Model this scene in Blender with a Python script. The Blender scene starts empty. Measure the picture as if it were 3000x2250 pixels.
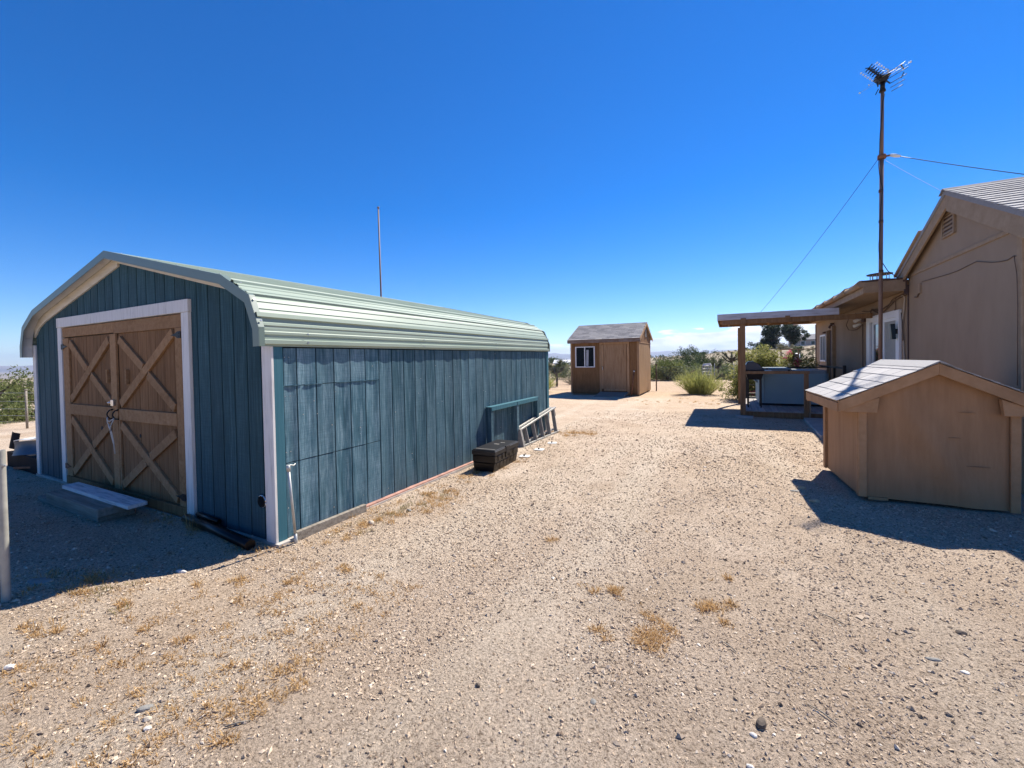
import bpy, bmesh, math, random
import numpy as np
from mathutils import Vector, Matrix

# ------------------------------------------------------------------ camera, sky, sun, exposure
scene = bpy.context.scene
COL = scene.collection
H = 1.6
SUN_AZ, SUN_EL = math.radians(18.0), math.radians(52.0)      # azimuth clockwise from +Y

RIGHT = Vector((0.8879316, 0.4596379, -0.0176215))
DOWN = Vector((-0.0067619, -0.0252620, -0.9996580))
FWD = Vector((-0.4599259, 0.8877470, -0.0193229))
cam_data = bpy.data.cameras.new('camera')
cam = bpy.data.objects.new('camera', cam_data)
COL.objects.link(cam)
up, back = -DOWN, -FWD
cam.matrix_world = Matrix(((RIGHT.x, up.x, back.x, 0), (RIGHT.y, up.y, back.y, 0), (RIGHT.z, up.z, back.z, H), (0, 0, 0, 1)))
cam_data.sensor_width = 36.0
cam_data.lens = 36.0 * 1235.0 / 3000.0
cam_data.shift_y = -50.0 / 3000.0
cam_data.clip_start = 0.05
cam_data.clip_end = 60000.0
scene.camera = cam

world = bpy.data.worlds.new('World')
scene.world = world
world.use_nodes = True
wn = world.node_tree
wn.nodes.clear()
def WN(t, **kw):
    n = wn.nodes.new(t)
    for k, v in kw.items(): setattr(n, k, v)
    return n
def wl(a, b): wn.links.new(a, b)
w_out = WN('ShaderNodeOutputWorld')
w_bg = WN('ShaderNodeBackground')
sky = WN('ShaderNodeTexSky')
sky.sky_type = 'NISHITA'
sky.sun_disc = False
sky.sun_elevation = SUN_EL
sky.sun_rotation = SUN_AZ
sky.altitude = 1800.0
sky.air_density = 1.0
sky.dust_density = 0.15
sky.ozone_density = 5.0
w_hs = WN('ShaderNodeHueSaturation')
w_hs.inputs['Saturation'].default_value = 1.38
w_hs.inputs['Value'].default_value = 1.0
w_hs.inputs['Hue'].default_value = 0.509
wl(sky.outputs['Color'], w_hs.inputs['Color'])
# low cumulus along the horizon
tc = WN('ShaderNodeTexCoord')
sep = WN('ShaderNodeSeparateXYZ'); wl(tc.outputs['Generated'], sep.inputs[0])
mp = WN('ShaderNodeMapping'); mp.inputs['Scale'].default_value = (11.0, 11.0, 62.0); mp.inputs['Location'].default_value = (1.9, 0.4, 0.65)
wl(tc.outputs['Generated'], mp.inputs[0])
cn = WN('ShaderNodeTexNoise'); cn.inputs['Scale'].default_value = 1.0; cn.inputs['Detail'].default_value = 7.0; cn.inputs['Roughness'].default_value = 0.55
wl(mp.outputs[0], cn.inputs['Vector'])
def wmath(op, a, b=None, clamp=False):
    n = WN('ShaderNodeMath', operation=op); n.use_clamp = clamp
    for i, v in enumerate((a, b)):
        if v is None: continue
        if isinstance(v, (int, float)): n.inputs[i].default_value = v
        else: wl(v, n.inputs[i])
    return n.outputs[0]
def wrange(v, a, b, c, d):
    n = WN('ShaderNodeMapRange'); n.interpolation_type = 'SMOOTHSTEP'; wl(v, n.inputs['Value'])
    for k, x in zip(('From Min', 'From Max', 'To Min', 'To Max'), (a, b, c, d)): n.inputs[k].default_value = x
    return n.outputs[0]
az_up = wrange(sep.outputs['X'], -0.42, 0.10, -0.18, 0.22)      # more cloud towards the right-hand hills
el_dn = wrange(sep.outputs['Z'], 0.012, 0.115, 0.12, -0.62)
cov = wmath('ADD', wmath('ADD', cn.outputs['Fac'], az_up), el_dn)
cmask = wrange(cov, 0.455, 0.515, 0.0, 0.96)
front = wrange(sep.outputs['Y'], -0.2, 0.2, 0.0, 1.0)
above = wrange(sep.outputs['Z'], -0.002, 0.01, 0.0, 1.0)
cmask = wmath('MULTIPLY', wmath('MULTIPLY', cmask, above), front)
mp2 = WN('ShaderNodeMapping'); mp2.inputs['Scale'].default_value = (16.0, 16.0, 60.0); wl(tc.outputs['Generated'], mp2.inputs[0])
cn2 = WN('ShaderNodeTexNoise'); cn2.inputs['Scale'].default_value = 1.0; cn2.inputs['Detail'].default_value = 4.0; wl(mp2.outputs[0], cn2.inputs['Vector'])
cr = WN('ShaderNodeValToRGB'); wl(cn2.outputs['Fac'], cr.inputs[0])
cr.color_ramp.elements[0].position = 0.32; cr.color_ramp.elements[0].color = (5.0, 5.5, 6.6, 1)
cr.color_ramp.elements[1].position = 0.6; cr.color_ramp.elements[1].color = (8.2, 8.2, 8.2, 1)
w_mix = WN('ShaderNodeMix', data_type='RGBA')
wl(cmask, w_mix.inputs['Factor']); wl(w_hs.outputs[0], w_mix.inputs[6]); wl(cr.outputs[0], w_mix.inputs[7])
wl(w_mix.outputs[2], w_bg.inputs['Color'])
w_bg.inputs['Strength'].default_value = 0.084
wl(w_bg.outputs[0], w_out.inputs['Surface'])

sun_data = bpy.data.lights.new('sun', 'SUN')
sun_data.energy = 4.4
sun_data.angle = math.radians(0.53)
sun_data.color = (1.0, 0.942, 0.845)
sun = bpy.data.objects.new('sun', sun_data)
COL.objects.link(sun)
SD = Vector((math.sin(SUN_AZ) * math.cos(SUN_EL), math.cos(SUN_AZ) * math.cos(SUN_EL), math.sin(SUN_EL)))
sun.rotation_euler = (-SD).to_track_quat('-Z', 'Y').to_euler()
sun.location = (0, 0, 30)

scene.view_settings.view_transform = 'Standard'
scene.view_settings.look = 'None'
scene.view_settings.gamma = 1.0
scene.view_settings.exposure = 1.05
scene.view_settings.use_curve_mapping = False
scene.render.engine = 'CYCLES'
scene.cycles.max_bounces = 6
scene.cycles.use_denoising = True
scene.cycles.volume_bounces = 0

rng = random.Random(11)
nrng = np.random.default_rng(5)

# ------------------------------------------------------------------ mesh helpers
class MB:
    """collects shapes, becomes one mesh"""
    def __init__(self): self.v = []; self.f = []; self.smooth = []
    def add(self, vs, fs, smooth=False):
        o = len(self.v); self.v += [tuple(p) for p in vs]
        for f in fs: self.f.append(tuple(i + o for i in f)); self.smooth.append(smooth)
        return self
    def box(self, x0, x1, y0, y1, z0, z1):
        if x0 > x1: x0, x1 = x1, x0
        if y0 > y1: y0, y1 = y1, y0
        if z0 > z1: z0, z1 = z1, z0
        return self.add([(x0, y0, z0), (x1, y0, z0), (x1, y1, z0), (x0, y1, z0), (x0, y0, z1), (x1, y0, z1), (x1, y1, z1), (x0, y1, z1)],
                        [(3, 2, 1, 0), (4, 5, 6, 7), (0, 1, 5, 4), (1, 2, 6, 5), (2, 3, 7, 6), (3, 0, 4, 7)])
    def hexa(self, b, t):
        """b, t: four points each, counter-clockwise seen from the t side"""
        return self.add(list(b) + list(t), [(3, 2, 1, 0), (4, 5, 6, 7), (0, 1, 5, 4), (1, 2, 6, 5), (2, 3, 7, 6), (3, 0, 4, 7)])
    def bar(self, p0, p1, w, h, up=(0, 0, 1)):
        p0, p1, up = Vector(p0), Vector(p1), Vector(up)
        d = (p1 - p0).normalized(); s = d.cross(up)
        if s.length < 1e-4: s = d.cross(Vector((1, 0, 0)))
        s.normalize(); u = s.cross(d).normalized()
        s *= w / 2; u *= h / 2
        return self.hexa([p0 - s - u, p1 - s - u, p1 + s - u, p0 + s - u], [p0 - s + u, p1 - s + u, p1 + s + u, p0 + s + u]) if False else \
            self.add([p0 - s - u, p0 + s - u, p0 + s + u, p0 - s + u, p1 - s - u, p1 + s - u, p1 + s + u, p1 - s + u],
                     [(0, 1, 2, 3), (7, 6, 5, 4), (0, 4, 5, 1), (1, 5, 6, 2), (2, 6, 7, 3), (3, 7, 4, 0)])
    def tube(self, pts, r, n=8, cap=True, smooth=True):
        pts = [Vector(p) for p in pts]
        rs = r if isinstance(r, (list, tuple)) else [r] * len(pts)
        rings = []; prev = None
        for i, p in enumerate(pts):
            d = (pts[min(i + 1, len(pts) - 1)] - pts[max(i - 1, 0)]).normalized()
            if prev is None:
                a = d.cross(Vector((0, 0, 1)))
                if a.length < 1e-3: a = d.cross(Vector((1, 0, 0)))
            else:
                a = prev - d * prev.dot(d)
                if a.length < 1e-5: a = d.cross(Vector((0.3, 1, 0.2)))
            a.normalize(); prev = a; b = d.cross(a)
            rings.append([p + (a * math.cos(2 * math.pi * k / n) + b * math.sin(2 * math.pi * k / n)) * rs[i] for k in range(n)])
        o = len(self.v)
        for R in rings: self.v += [tuple(q) for q in R]
        for i in range(len(rings) - 1):
            for k in range(n):
                self.f.append((o + i * n + k, o + i * n + (k + 1) % n, o + (i + 1) * n + (k + 1) % n, o + (i + 1) * n + k)); self.smooth.append(smooth)
        if cap:
            self.f.append(tuple(o + k for k in reversed(range(n)))); self.smooth.append(False)
            self.f.append(tuple(o + (len(rings) - 1) * n + k for k in range(n))); self.smooth.append(False)
        return self
    def prism(self, poly, d):
        """poly: 3D points, extruded by vector d"""
        n = len(poly); d = Vector(d); P = [Vector(p) for p in poly]
        nr = Vector((0, 0, 0))
        for i in range(n): nr += P[i].cross(P[(i + 1) % n])
        if nr.dot(d) > 0: P = P[::-1]
        vs = P + [p + d for p in P]
        fs = [tuple(range(n)), tuple(reversed(range(n, 2 * n)))] + [(i, i + n, (i + 1) % n + n, (i + 1) % n) for i in range(n)]
        return self.add(vs, fs)
    def disc(self, c, nrm, r, h, n=16, r2=None):
        c, nrm = Vector(c), Vector(nrm).normalized()
        return self.tube([c, c + nrm * h], [r, r if r2 is None else r2], n)
    def mesh(self, name, M=None):
        me = bpy.data.meshes.new(name)
        vs = self.v if M is None else [tuple(M @ Vector(p)) for p in self.v]
        me.from_pydata(vs, [], self.f)
        me.polygons.foreach_set('use_smooth', self.smooth)
        me.update()
        return me

WORLD_OF = {}          # object -> its world matrix (parents are set up before their parts)
def thing(name, label, cat, loc=(0, 0, 0), rz=0.0, group=None):
    o = bpy.data.objects.new(name, None); COL.objects.link(o)
    o.empty_display_size = 0.2
    o.location = loc; o.rotation_euler = (0, 0, rz)
    WORLD_OF[o] = Matrix.Translation(Vector(loc)) @ Matrix.Rotation(rz, 4, 'Z')
    tag(o, label, cat, group)
    return o
def tag(o, label=None, cat=None, group=None, kind=None):
    if label: o['label'] = label
    if cat: o['category'] = cat
    if group: o['group'] = group
    if kind: o['kind'] = kind
    return o
def part(name, mb, mat, parent, bevel=0.0, label=None, local=False, kind=None):
    """mb in world coordinates (or in the parent's own when local)"""
    W = WORLD_OF[parent] if parent else Matrix()
    me = mb.mesh(name, None if (local or parent is None) else W.inverted())
    if mat: me.materials.append(mat)
    return link(name, me, parent, bevel, label, kind)
def link(name, me, parent, bevel=0.0, label=None, kind=None):
    o = bpy.data.objects.new(name, me); COL.objects.link(o)
    if parent: o.parent = parent; WORLD_OF[o] = WORLD_OF[parent]
    else: WORLD_OF[o] = Matrix()
    if bevel:
        b = o.modifiers.new('bevel', 'BEVEL'); b.width = bevel; b.segments = 1; b.limit_method = 'ANGLE'; b.angle_limit = math.radians(50)
    if label: o['label'] = label
    if kind: o['kind'] = kind
    return o
def solid(name, mb, mat, label, cat, loc=(0, 0, 0), rz=0.0, group=None, bevel=0.0, local=False, kind=None):
    """a thing that is one mesh; origin at loc"""
    W = Matrix.Translation(Vector(loc)) @ Matrix.Rotation(rz, 4, 'Z')
    me = mb.mesh(name, None if local else W.inverted())
    if mat: me.materials.append(mat)
    o = link(name, me, None, bevel)
    o.location = loc; o.rotation_euler = (0, 0, rz); WORLD_OF[o] = W
    tag(o, label, cat, group, kind)
    return o
def array_mesh(name, V, F, mat, smooth=False, attr=None):
    """V (n,3), F (m,3) numpy"""
    me = bpy.data.meshes.new(name)
    V = np.ascontiguousarray(V, np.float32); F = np.ascontiguousarray(F, np.int32)
    k = F.shape[1]
    me.vertices.add(len(V)); me.vertices.foreach_set('co', V.ravel())
    me.loops.add(F.size); me.loops.foreach_set('vertex_index', F.ravel())
    me.polygons.add(len(F)); me.polygons.foreach_set('loop_start', np.arange(0, F.size, k, dtype=np.int32))
    try: me.polygons.foreach_set('loop_total', np.full(len(F), k, np.int32))
    except Exception: pass
    me.polygons.foreach_set('use_smooth', np.full(len(F), smooth))
    if attr is not None:
        a = me.attributes.new('tone', 'FLOAT', 'POINT'); a.data.foreach_set('value', np.ascontiguousarray(attr, np.float32))
    me.update(calc_edges=True)
    if mat: me.materials.append(mat)
    return me

# ------------------------------------------------------------------ materials
class NT:
    def __init__(self, name):
        self.m = bpy.data.materials.new(name); self.m.use_nodes = True
        self.t = self.m.node_tree; self.t.nodes.clear()
        self.out = self.n('ShaderNodeOutputMaterial'); self.b = self.n('ShaderNodeBsdfPrincipled')
        self.l(self.b.outputs[0], self.out.inputs['Surface'])
        self.tc = self.n('ShaderNodeTexCoord')
    def n(self, t, **kw):
        x = self.t.nodes.new(t)
        for k, v in kw.items(): setattr(x, k, v)
        return x
    def l(self, a, b): self.t.links.new(a, b)
    def noise(self, scale=(1, 1, 1), s=1.0, detail=4.0, rough=0.55, coord='Object', loc=(0, 0, 0), dist=0.0):
        mp = self.n('ShaderNodeMapping'); mp.inputs['Scale'].default_value = scale; mp.inputs['Location'].default_value = loc
        self.l(self.tc.outputs[coord], mp.inputs[0])
        x = self.n('ShaderNodeTexNoise'); x.inputs['Scale'].default_value = s; x.inputs['Detail'].default_value = detail
        x.inputs['Roughness'].default_value = rough; x.inputs['Distortion'].default_value = dist
        self.l(mp.outputs[0], x.inputs['Vector'])
        return x.outputs['Fac']
    def ramp(self, fac, *stops):
        r = self.n('ShaderNodeValToRGB'); self.l(fac, r.inputs[0])
        e = r.color_ramp.elements
        while len(e) < len(stops): e.new(0.5)
        for el, (p, c) in zip(e, stops): el.position = p; el.color = (*c, 1) if len(c) == 3 else c
        return r.outputs[0]
    def mix(self, f, a, b, mode='MIX'):
        x = self.n('ShaderNodeMix', data_type='RGBA', blend_type=mode)
        for i, v in ((0, f), (6, a), (7, b)):
            if isinstance(v, (int, float)): x.inputs[i].default_value = v
            elif isinstance(v, tuple): x.inputs[i].default_value = (*v, 1)
            else: self.l(v, x.inputs[i])
        return x.outputs[2]
    def math(self, op, a, b=0.0, clamp=False):
        x = self.n('ShaderNodeMath', operation=op); x.use_clamp = clamp
        for i, v in ((0, a), (1, b)):
            if isinstance(v, (int, float)): x.inputs[i].default_value = v
            else: self.l(v, x.inputs[i])
        return x.outputs[0]
    def rng(self, v, a, b, c, d):
        x = self.n('ShaderNodeMapRange'); self.l(v, x.inputs[0])
        for i, q in enumerate((a, b, c, d)): x.inputs[i + 1].default_value = q
        return x.outputs[0]
    def obj_random(self):
        x = self.n('ShaderNodeObjectInfo'); return x.outputs['Random']
    def island(self):
        x = self.n('ShaderNodeNewGeometry'); return x.outputs['Random Per Island']
    def pointz(self):
        s = self.n('ShaderNodeSeparateXYZ'); self.l(self.tc.outputs['Object'], s.inputs[0]); return s.outputs
    def bump(self, h, strength=0.3, dist=0.01):
        x = self.n('ShaderNodeBump'); x.inputs['Strength'].default_value = strength; x.inputs['Distance'].default_value = dist
        self.l(h, x.inputs['Height']); self.l(x.outputs[0], self.b.inputs['Normal'])
    def set(self, color=None, rough=0.8, metal=0.0, spec=0.3):
        if color is not None:
            if isinstance(color, tuple): self.b.inputs['Base Color'].default_value = (*color, 1)
            else: self.l(color, self.b.inputs['Base Color'])
        if isinstance(rough, (int, float)): self.b.inputs['Roughness'].default_value = rough
        else: self.l(rough, self.b.inputs['Roughness'])
        self.b.inputs['Metallic'].default_value = metal
        self.b.inputs['Specular IOR Level'].default_value = spec
        return self.m
def scl(c, k): return tuple(min(1.0, x * k) for x in c)

def wood(name, dark, mid, light, grain=(30, 30, 1.4), wear=0.5, rough=0.85, bump=0.35, tone=0.25, spec=0.2, blot=1.3, dirt=None, saw=0.0):
    """painted or weathered timber, grain along the axis with the small scale"""
    t = NT(name)
    rnd = t.obj_random()
    off = t.n('ShaderNodeVectorMath', operation='ADD'); t.l(t.tc.outputs['Object'], off.inputs[0])
    cmb = t.n('ShaderNodeCombineXYZ'); t.l(t.math('MULTIPLY', rnd, 37.0), cmb.inputs[0]); t.l(t.math('MULTIPLY', rnd, 19.0), cmb.inputs[2]); t.l(cmb.outputs[0], off.inputs[1])
    def nz(scale, s, d, r=0.6):
        mp = t.n('ShaderNodeMapping'); mp.inputs['Scale'].default_value = scale; t.l(off.outputs[0], mp.inputs[0])
        x = t.n('ShaderNodeTexNoise'); x.inputs['Scale'].default_value = s; x.inputs['Detail'].default_value = d; x.inputs['Roughness'].default_value = r
        t.l(mp.outputs[0], x.inputs['Vector']); return x.outputs['Fac']
    g = nz(grain, 1.6, 5, 0.65); b = nz((1, 1, 0.6), blot, 4, 0.6); fine = nz(tuple(x * 3 for x in grain), 1.8, 3, 0.7)
    c = t.ramp(g, (0.28, dark), (0.5, mid), (0.74, light))
    f = t.math('MULTIPLY', t.rng(b, 0.42, 0.68, 0, 1), wear, True)
    c = t.mix(f, c, t.mix(t.rng(fine, 0.35, 0.65, 0, 1), mid, light))
    c = t.mix(1.0, c, t.ramp(rnd, (0.0, (1 - tone,) * 3), (1.0, (1 + tone * 0.4,) * 3)), 'MULTIPLY')
    if dirt:
        z = t.pointz()[2]
        dz = t.math('MULTIPLY', t.rng(z, 0.0, dirt[0], 1, 0), t.rng(nz((1, 1, 1), 3.0, 4), 0.35, 0.6, 0, 1), True)
        c = t.mix(t.math('MULTIPLY', dz, dirt[1]), c, dirt[2])
    hh = t.math('ADD', g, t.math('MULTIPLY', fine, 0.5))
    if saw:
        sw = nz((3, 3, 70), 1.5, 3, 0.7); hh = t.math('ADD', hh, t.math('MULTIPLY', sw, saw))
        c = t.mix(t.math('MULTIPLY', t.rng(sw, 0.35, 0.62, 1, 0), 0.30, True), c, dark)
    t.bump(hh, bump, 0.004)
    return t.set(c, rough, 0, spec)
def plain(name, c, rough=0.6, metal=0.0, spec=0.4, vary=0.12, s=6.0, bump=0.1):
    t = NT(name)
    n1 = t.noise((1, 1, 1), s, 5); 
    col = t.ramp(n1, (0.3, scl(c, 1 - vary)), (0.7, scl(c, 1 + vary)))
    if bump: t.bump(t.noise((1, 1, 1), s * 9, 3), bump, 0.003)
    return t.set(col, rough, metal, spec)
def leafy(name, dark, mid, light, rough=0.6):
    t = NT(name)
    c = t.ramp(t.island(), (0.0, dark), (0.5, mid), (1.0, light))
    n1 = t.noise((1, 1, 1), 1.3, 3)
    c = t.mix(t.rng(n1, 0.4, 0.65, 0, 0.5), c, light)
    m = t.set(c, rough, 0, 0.25)
    tr = t.n('ShaderNodeBsdfTranslucent'); t.l(c, tr.inputs['Color'])
    mx = t.n('ShaderNodeMixShader'); mx.inputs[0].default_value = 0.42
    t.l(t.b.outputs[0], mx.inputs[1]); t.l(tr.outputs[0], mx.inputs[2]); t.l(mx.outputs[0], t.out.inputs['Surface'])
    return m

M = {}
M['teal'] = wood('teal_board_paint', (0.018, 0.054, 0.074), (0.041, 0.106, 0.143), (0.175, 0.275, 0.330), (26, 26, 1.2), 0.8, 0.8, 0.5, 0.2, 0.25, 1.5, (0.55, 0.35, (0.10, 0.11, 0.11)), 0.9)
M['teal_patch'] = wood('faded_teal_patch_paint', (0.026, 0.070, 0.095), (0.058, 0.138, 0.182), (0.235, 0.345, 0.400), (22, 22, 1.6), 0.95, 0.8, 0.5, 0.16, 0.25, 2.2, None, 0.7)
M['teal_front_shade'] = wood('teal_front_shade_paint', (0.013, 0.043, 0.055), (0.027, 0.078, 0.100), (0.066, 0.145, 0.178), (26, 26, 1.2), 0.7, 0.8, 0.5, 0.2, 0.25, 1.2, (0.55, 0.35, (0.07, 0.08, 0.08)), 0.9)  # side wall paint, less faded, and darkened to carry the front's shade
M['teal_trim'] = wood('teal_trim_paint', (0.035, 0.120, 0.155), (0.048, 0.148, 0.188), (0.070, 0.180, 0.225), (18, 18, 1.0), 0.3, 0.7, 0.2, 0.05)
M['teal_back'] = plain('teal_backing', (0.006, 0.012, 0.016), 0.9, vary=0.2)
M['white_trim'] = wood('white_trim_paint', (0.50, 0.48, 0.45), (0.72, 0.70, 0.67), (0.78, 0.76, 0.73), (22, 22, 1.6), 0.5, 0.65, 0.25, 0.06, 0.3, 2.5, (0.35, 0.6, (0.42, 0.39, 0.36)))
M['cream_trim'] = wood('cream_trim_paint', (0.52, 0.47, 0.38), (0.66, 0.60, 0.49), (0.70, 0.64, 0.54), (3, 20, 20), 0.4, 0.7, 0.2, 0.05)
M['door_brown'] = wood('door_brown_stain', (0.138, 0.068, 0.029), (0.232, 0.120, 0.054), (0.315, 0.180, 0.090), (24, 24, 1.3), 0.6, 0.85, 0.4, 0.16, 0.2, 1.5)
M['door_brace'] = wood('door_brace_timber', (0.225, 0.120, 0.054), (0.330, 0.186, 0.090), (0.410, 0.250, 0.134), (12, 12, 12), 0.6, 0.85, 0.25, 0.14, 0.2, 2.0)
M['sage'] = NT('sage_sheet_metal'); _t = M['sage']
_c = _t.ramp(_t.noise((0.6, 1.0, 3), 1.2, 4), (0.3, (0.268, 0.330, 0.262)), (0.7, (0.318, 0.378, 0.308)))
_t.bump(_t.noise((2, 0.5, 2), 2.0, 2), 0.08, 0.01)
M['sage'] = _t.set(_c, 0.5, 0.0, 0.28)
M['sage_trim'] = plain('sage_trim_metal', (0.150, 0.200, 0.170), 0.4, 0, 0.5, 0.05, 2.0, 0)
M['soffit_white'] = plain('soffit_white', (0.66, 0.64, 0.60), 0.7, vary=0.06, s=2)
M['screw'] = plain('screw_zinc', (0.45, 0.46, 0.45), 0.35, 0.8, vary=0.05, bump=0)
M['concrete'] = plain('concrete', (0.40, 0.36, 0.32), 0.9, vary=0.2, s=4, bump=0.3)
M['base_rail'] = plain('base_rail_rust', (0.40, 0.22, 0.17), 0.8, vary=0.3, s=8)
M['grey_wood'] = wood('grey_weathered_wood', (0.13, 0.110, 0.088), (0.245, 0.212, 0.172), (0.36, 0.325, 0.275), (1.3, 22, 22), 0.6, 0.9, 0.5, 0.15)
M['white_worn'] = wood('white_worn_paint', (0.22, 0.24, 0.27), (0.62, 0.62, 0.62), (0.76, 0.76, 0.75), (2.0, 20, 14), 0.35, 0.8, 0.4, 0.05, 0.3, 5)
M['black_plastic'] = plain('black_plastic', (0.004, 0.004, 0.005), 0.30, 0, 0.3, 0.3, 5, 0.05)
M['black_lid'] = plain('black_lid_plastic', (0.012, 0.012, 0.014), 0.45, 0, 0.35, 0.25, 3, 0.1)
M['black_iron'] = plain('black_iron', (0.014, 0.014, 0.016), 0.5, 0.3, 0.4, 0.2, 5, 0.05)
M['galv'] = plain('galvanised_steel', (0.46, 0.46, 0.44), 0.5, 0.55, 0.5, 0.16, 9, 0.05)
M['post_galv'] = plain('weathered_galvanised_post', (0.40, 0.39, 0.34), 0.6, 0.35, 0.4, 0.16, 14, 0.1)
M['alu'] = plain('aluminium', (0.40, 0.385, 0.35), 0.42, 0.55, 0.5, 0.1, 9, 0.05)
M['alu_white'] = plain('white_spattered_aluminium', (0.30, 0.28, 0.25), 0.6, 0.2, 0.4, 0.16, 20, 0.1)
M['porcelain'] = plain('white_plastic', (0.72, 0.71, 0.68), 0.5, vary=0.06)
M['rope'] = plain('rope_fibre', (0.62, 0.58, 0.52), 0.9, vary=0.15, s=60)
M['chrome'] = plain('bright_steel', (0.62, 0.63, 0.65), 0.25, 0.9, 0.5, 0.05, 9, 0)
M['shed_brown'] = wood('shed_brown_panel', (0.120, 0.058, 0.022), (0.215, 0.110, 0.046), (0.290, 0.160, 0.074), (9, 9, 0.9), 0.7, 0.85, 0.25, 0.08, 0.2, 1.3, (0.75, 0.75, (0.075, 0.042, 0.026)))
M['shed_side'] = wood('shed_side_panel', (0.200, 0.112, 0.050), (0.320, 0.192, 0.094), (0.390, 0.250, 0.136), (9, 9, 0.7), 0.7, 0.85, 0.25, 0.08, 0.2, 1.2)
M['shed_trim'] = wood('shed_brown_trim', (0.250, 0.142, 0.070), (0.385, 0.232, 0.124), (0.470, 0.305, 0.180), (14, 14, 1.2), 0.6, 0.85, 0.25, 0.14)
M['fascia_worn'] = wood('peeling_brown_fascia', (0.095, 0.058, 0.040), (0.190, 0.125, 0.090), (0.330, 0.290, 0.270), (1.6, 24, 24), 0.9, 0.85, 0.4, 0.05, 0.2, 3.0)
M['shingle'] = NT('grey_asphalt_shingle'); _t = M['shingle']
_c = _t.mix(_t.rng(_t.noise((1, 1, 1), 160, 2), 0.3, 0.7, 0, 1), (0.215, 0.205, 0.205), (0.37, 0.36, 0.36))
_c = _t.mix(1.0, _c, _t.ramp(_t.obj_random(), (0, (0.68, 0.68, 0.71)), (1, (1.16, 1.14, 1.12))), 'MULTIPLY')
_t.bump(_t.noise((1, 1, 1), 150, 2), 0.35, 0.003)
M['shingle'] = _t.set(_c, 0.9, 0, 0.2)
M['shingle_pale'] = NT('pale_asphalt_shingle'); _t = M['shingle_pale']
_c = _t.mix(_t.rng(_t.noise((1, 1, 1), 190, 2), 0.3, 0.7, 0, 1), (0.34, 0.325, 0.315), (0.55, 0.53, 0.51))
_c = _t.mix(1.0, _c, _t.ramp(_t.obj_random(), (0, (0.84, 0.84, 0.84)), (1, (1.06, 1.05, 1.04))), 'MULTIPLY')
_t.bump(_t.noise((1, 1, 1), 170, 2), 0.4, 0.003)
M['shingle_pale'] = _t.set(_c, 0.9, 0, 0.2)
M['house'] = wood('tan_wall_paint', (0.262, 0.183, 0.118), (0.302, 0.213, 0.140), (0.335, 0.240, 0.162), (1.2, 1.2, 0.5), 0.5, 0.8, 0.08, 0.0, 0.25, 0.8, (0.8, 0.3, (0.22, 0.16, 0.12)))
M['house_trim'] = wood('tan_trim_paint', (0.275, 0.186, 0.112), (0.33, 0.228, 0.143), (0.39, 0.278, 0.184), (6, 6, 6), 0.4, 0.8, 0.15, 0.06)
M['house_dark'] = plain('dark_brown_paint', (0.085, 0.048, 0.036), 0.7, vary=0.15)
M['well'] = wood('tan_panel_paint', (0.300, 0.158, 0.074), (0.368, 0.198, 0.096), (0.430, 0.240, 0.122), (6, 6, 0.8), 0.7, 0.75, 0.12, 0.04, 0.3, 1.6, (0.35, 0.25, (0.30, 0.19, 0.12)))
M['well_trim'] = wood('tan_board_paint', (0.315, 0.170, 0.080), (0.390, 0.216, 0.105), (0.460, 0.266, 0.138), (4, 4, 4), 0.6, 0.75, 0.2, 0.10, 0.3, 2.0)
M['crack'] = plain('split_wood', (0.27, 0.150, 0.075), 0.95, vary=0.2, bump=0)
M['porch_wood'] = wood('porch_brown_wood', (0.160, 0.082, 0.038), (0.262, 0.145, 0.070), (0.340, 0.202, 0.108), (14, 14, 1.2), 0.6, 0.85, 0.3, 0.12)
M['porch_fascia'] = wood('peeling_grey_fascia', (0.24, 0.20, 0.185), (0.50, 0.48, 0.50), (0.64, 0.63, 0.66), (1.4, 20, 20), 0.95, 0.85, 0.4, 0.03, 0.2, 2.6)
M['deck'] = wood('grey_deck_board', (0.30, 0.265, 0.25), (0.41, 0.37, 0.35), (0.50, 0.46, 0.435), (20, 1.2, 20), 0.6, 0.85, 0.3, 0.2)
M['tub'] = plain('pale_blue_tub_panel', (0.215, 0.335, 0.385), 0.55, vary=0.07, s=2)
M['tub_cover'] = plain('grey_blue_vinyl_cover', (0.20, 0.25, 0.28), 0.5, vary=0.12, s=3)
M['grill_lid'] = plain('navy_enamel', (0.010, 0.015, 0.040), 0.3, 0, 0.6, 0.1, 3, 0)
M['mast'] = plain('brown_painted_pipe', (0.185, 0.115, 0.085), 0.6, vary=0.12, s=6)
M['cable_black'] = plain('black_cable', (0.02, 0.02, 0.022), 0.5, vary=0.1, bump=0)
M['cable_brown'] = plain('brown_painted_cable', (0.125, 0.078, 0.052), 0.7, vary=0.1, bump=0)
M['cable_white'] = plain('tan_white_cable', (0.44, 0.36, 0.28), 0.6, vary=0.1, bump=0)
M['vinyl'] = plain('white_vinyl_frame', (0.74, 0.74, 0.74), 0.45, vary=0.04, bump=0)
M['blind'] = plain('grey_blind', (0.34, 0.34, 0.31), 0.8, vary=0.06, s=12)
M['dark_in'] = plain('dark_interior', (0.012, 0.014, 0.018), 0.8, vary=0.1, bump=0)
M['curtain'] = plain('grey_curtain', (0.40, 0.41, 0.43), 0.9, vary=0.1, s=5)
M['rust'] = plain('rusty_steel', (0.22, 0.10, 0.055), 0.85, 0.2, 0.3, 0.3, 12, 0.2)
M['tar_metal'] = plain('dark_scrap_sheet', (0.012, 0.012, 0.015), 0.85, 0.0, 0.1, 0.35, 4, 0.3)
M['blue_scrap'] = plain('blue_grey_scrap', (0.055, 0.075, 0.105), 0.5, 0.2, 0.4, 0.3, 4, 0.3)
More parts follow.
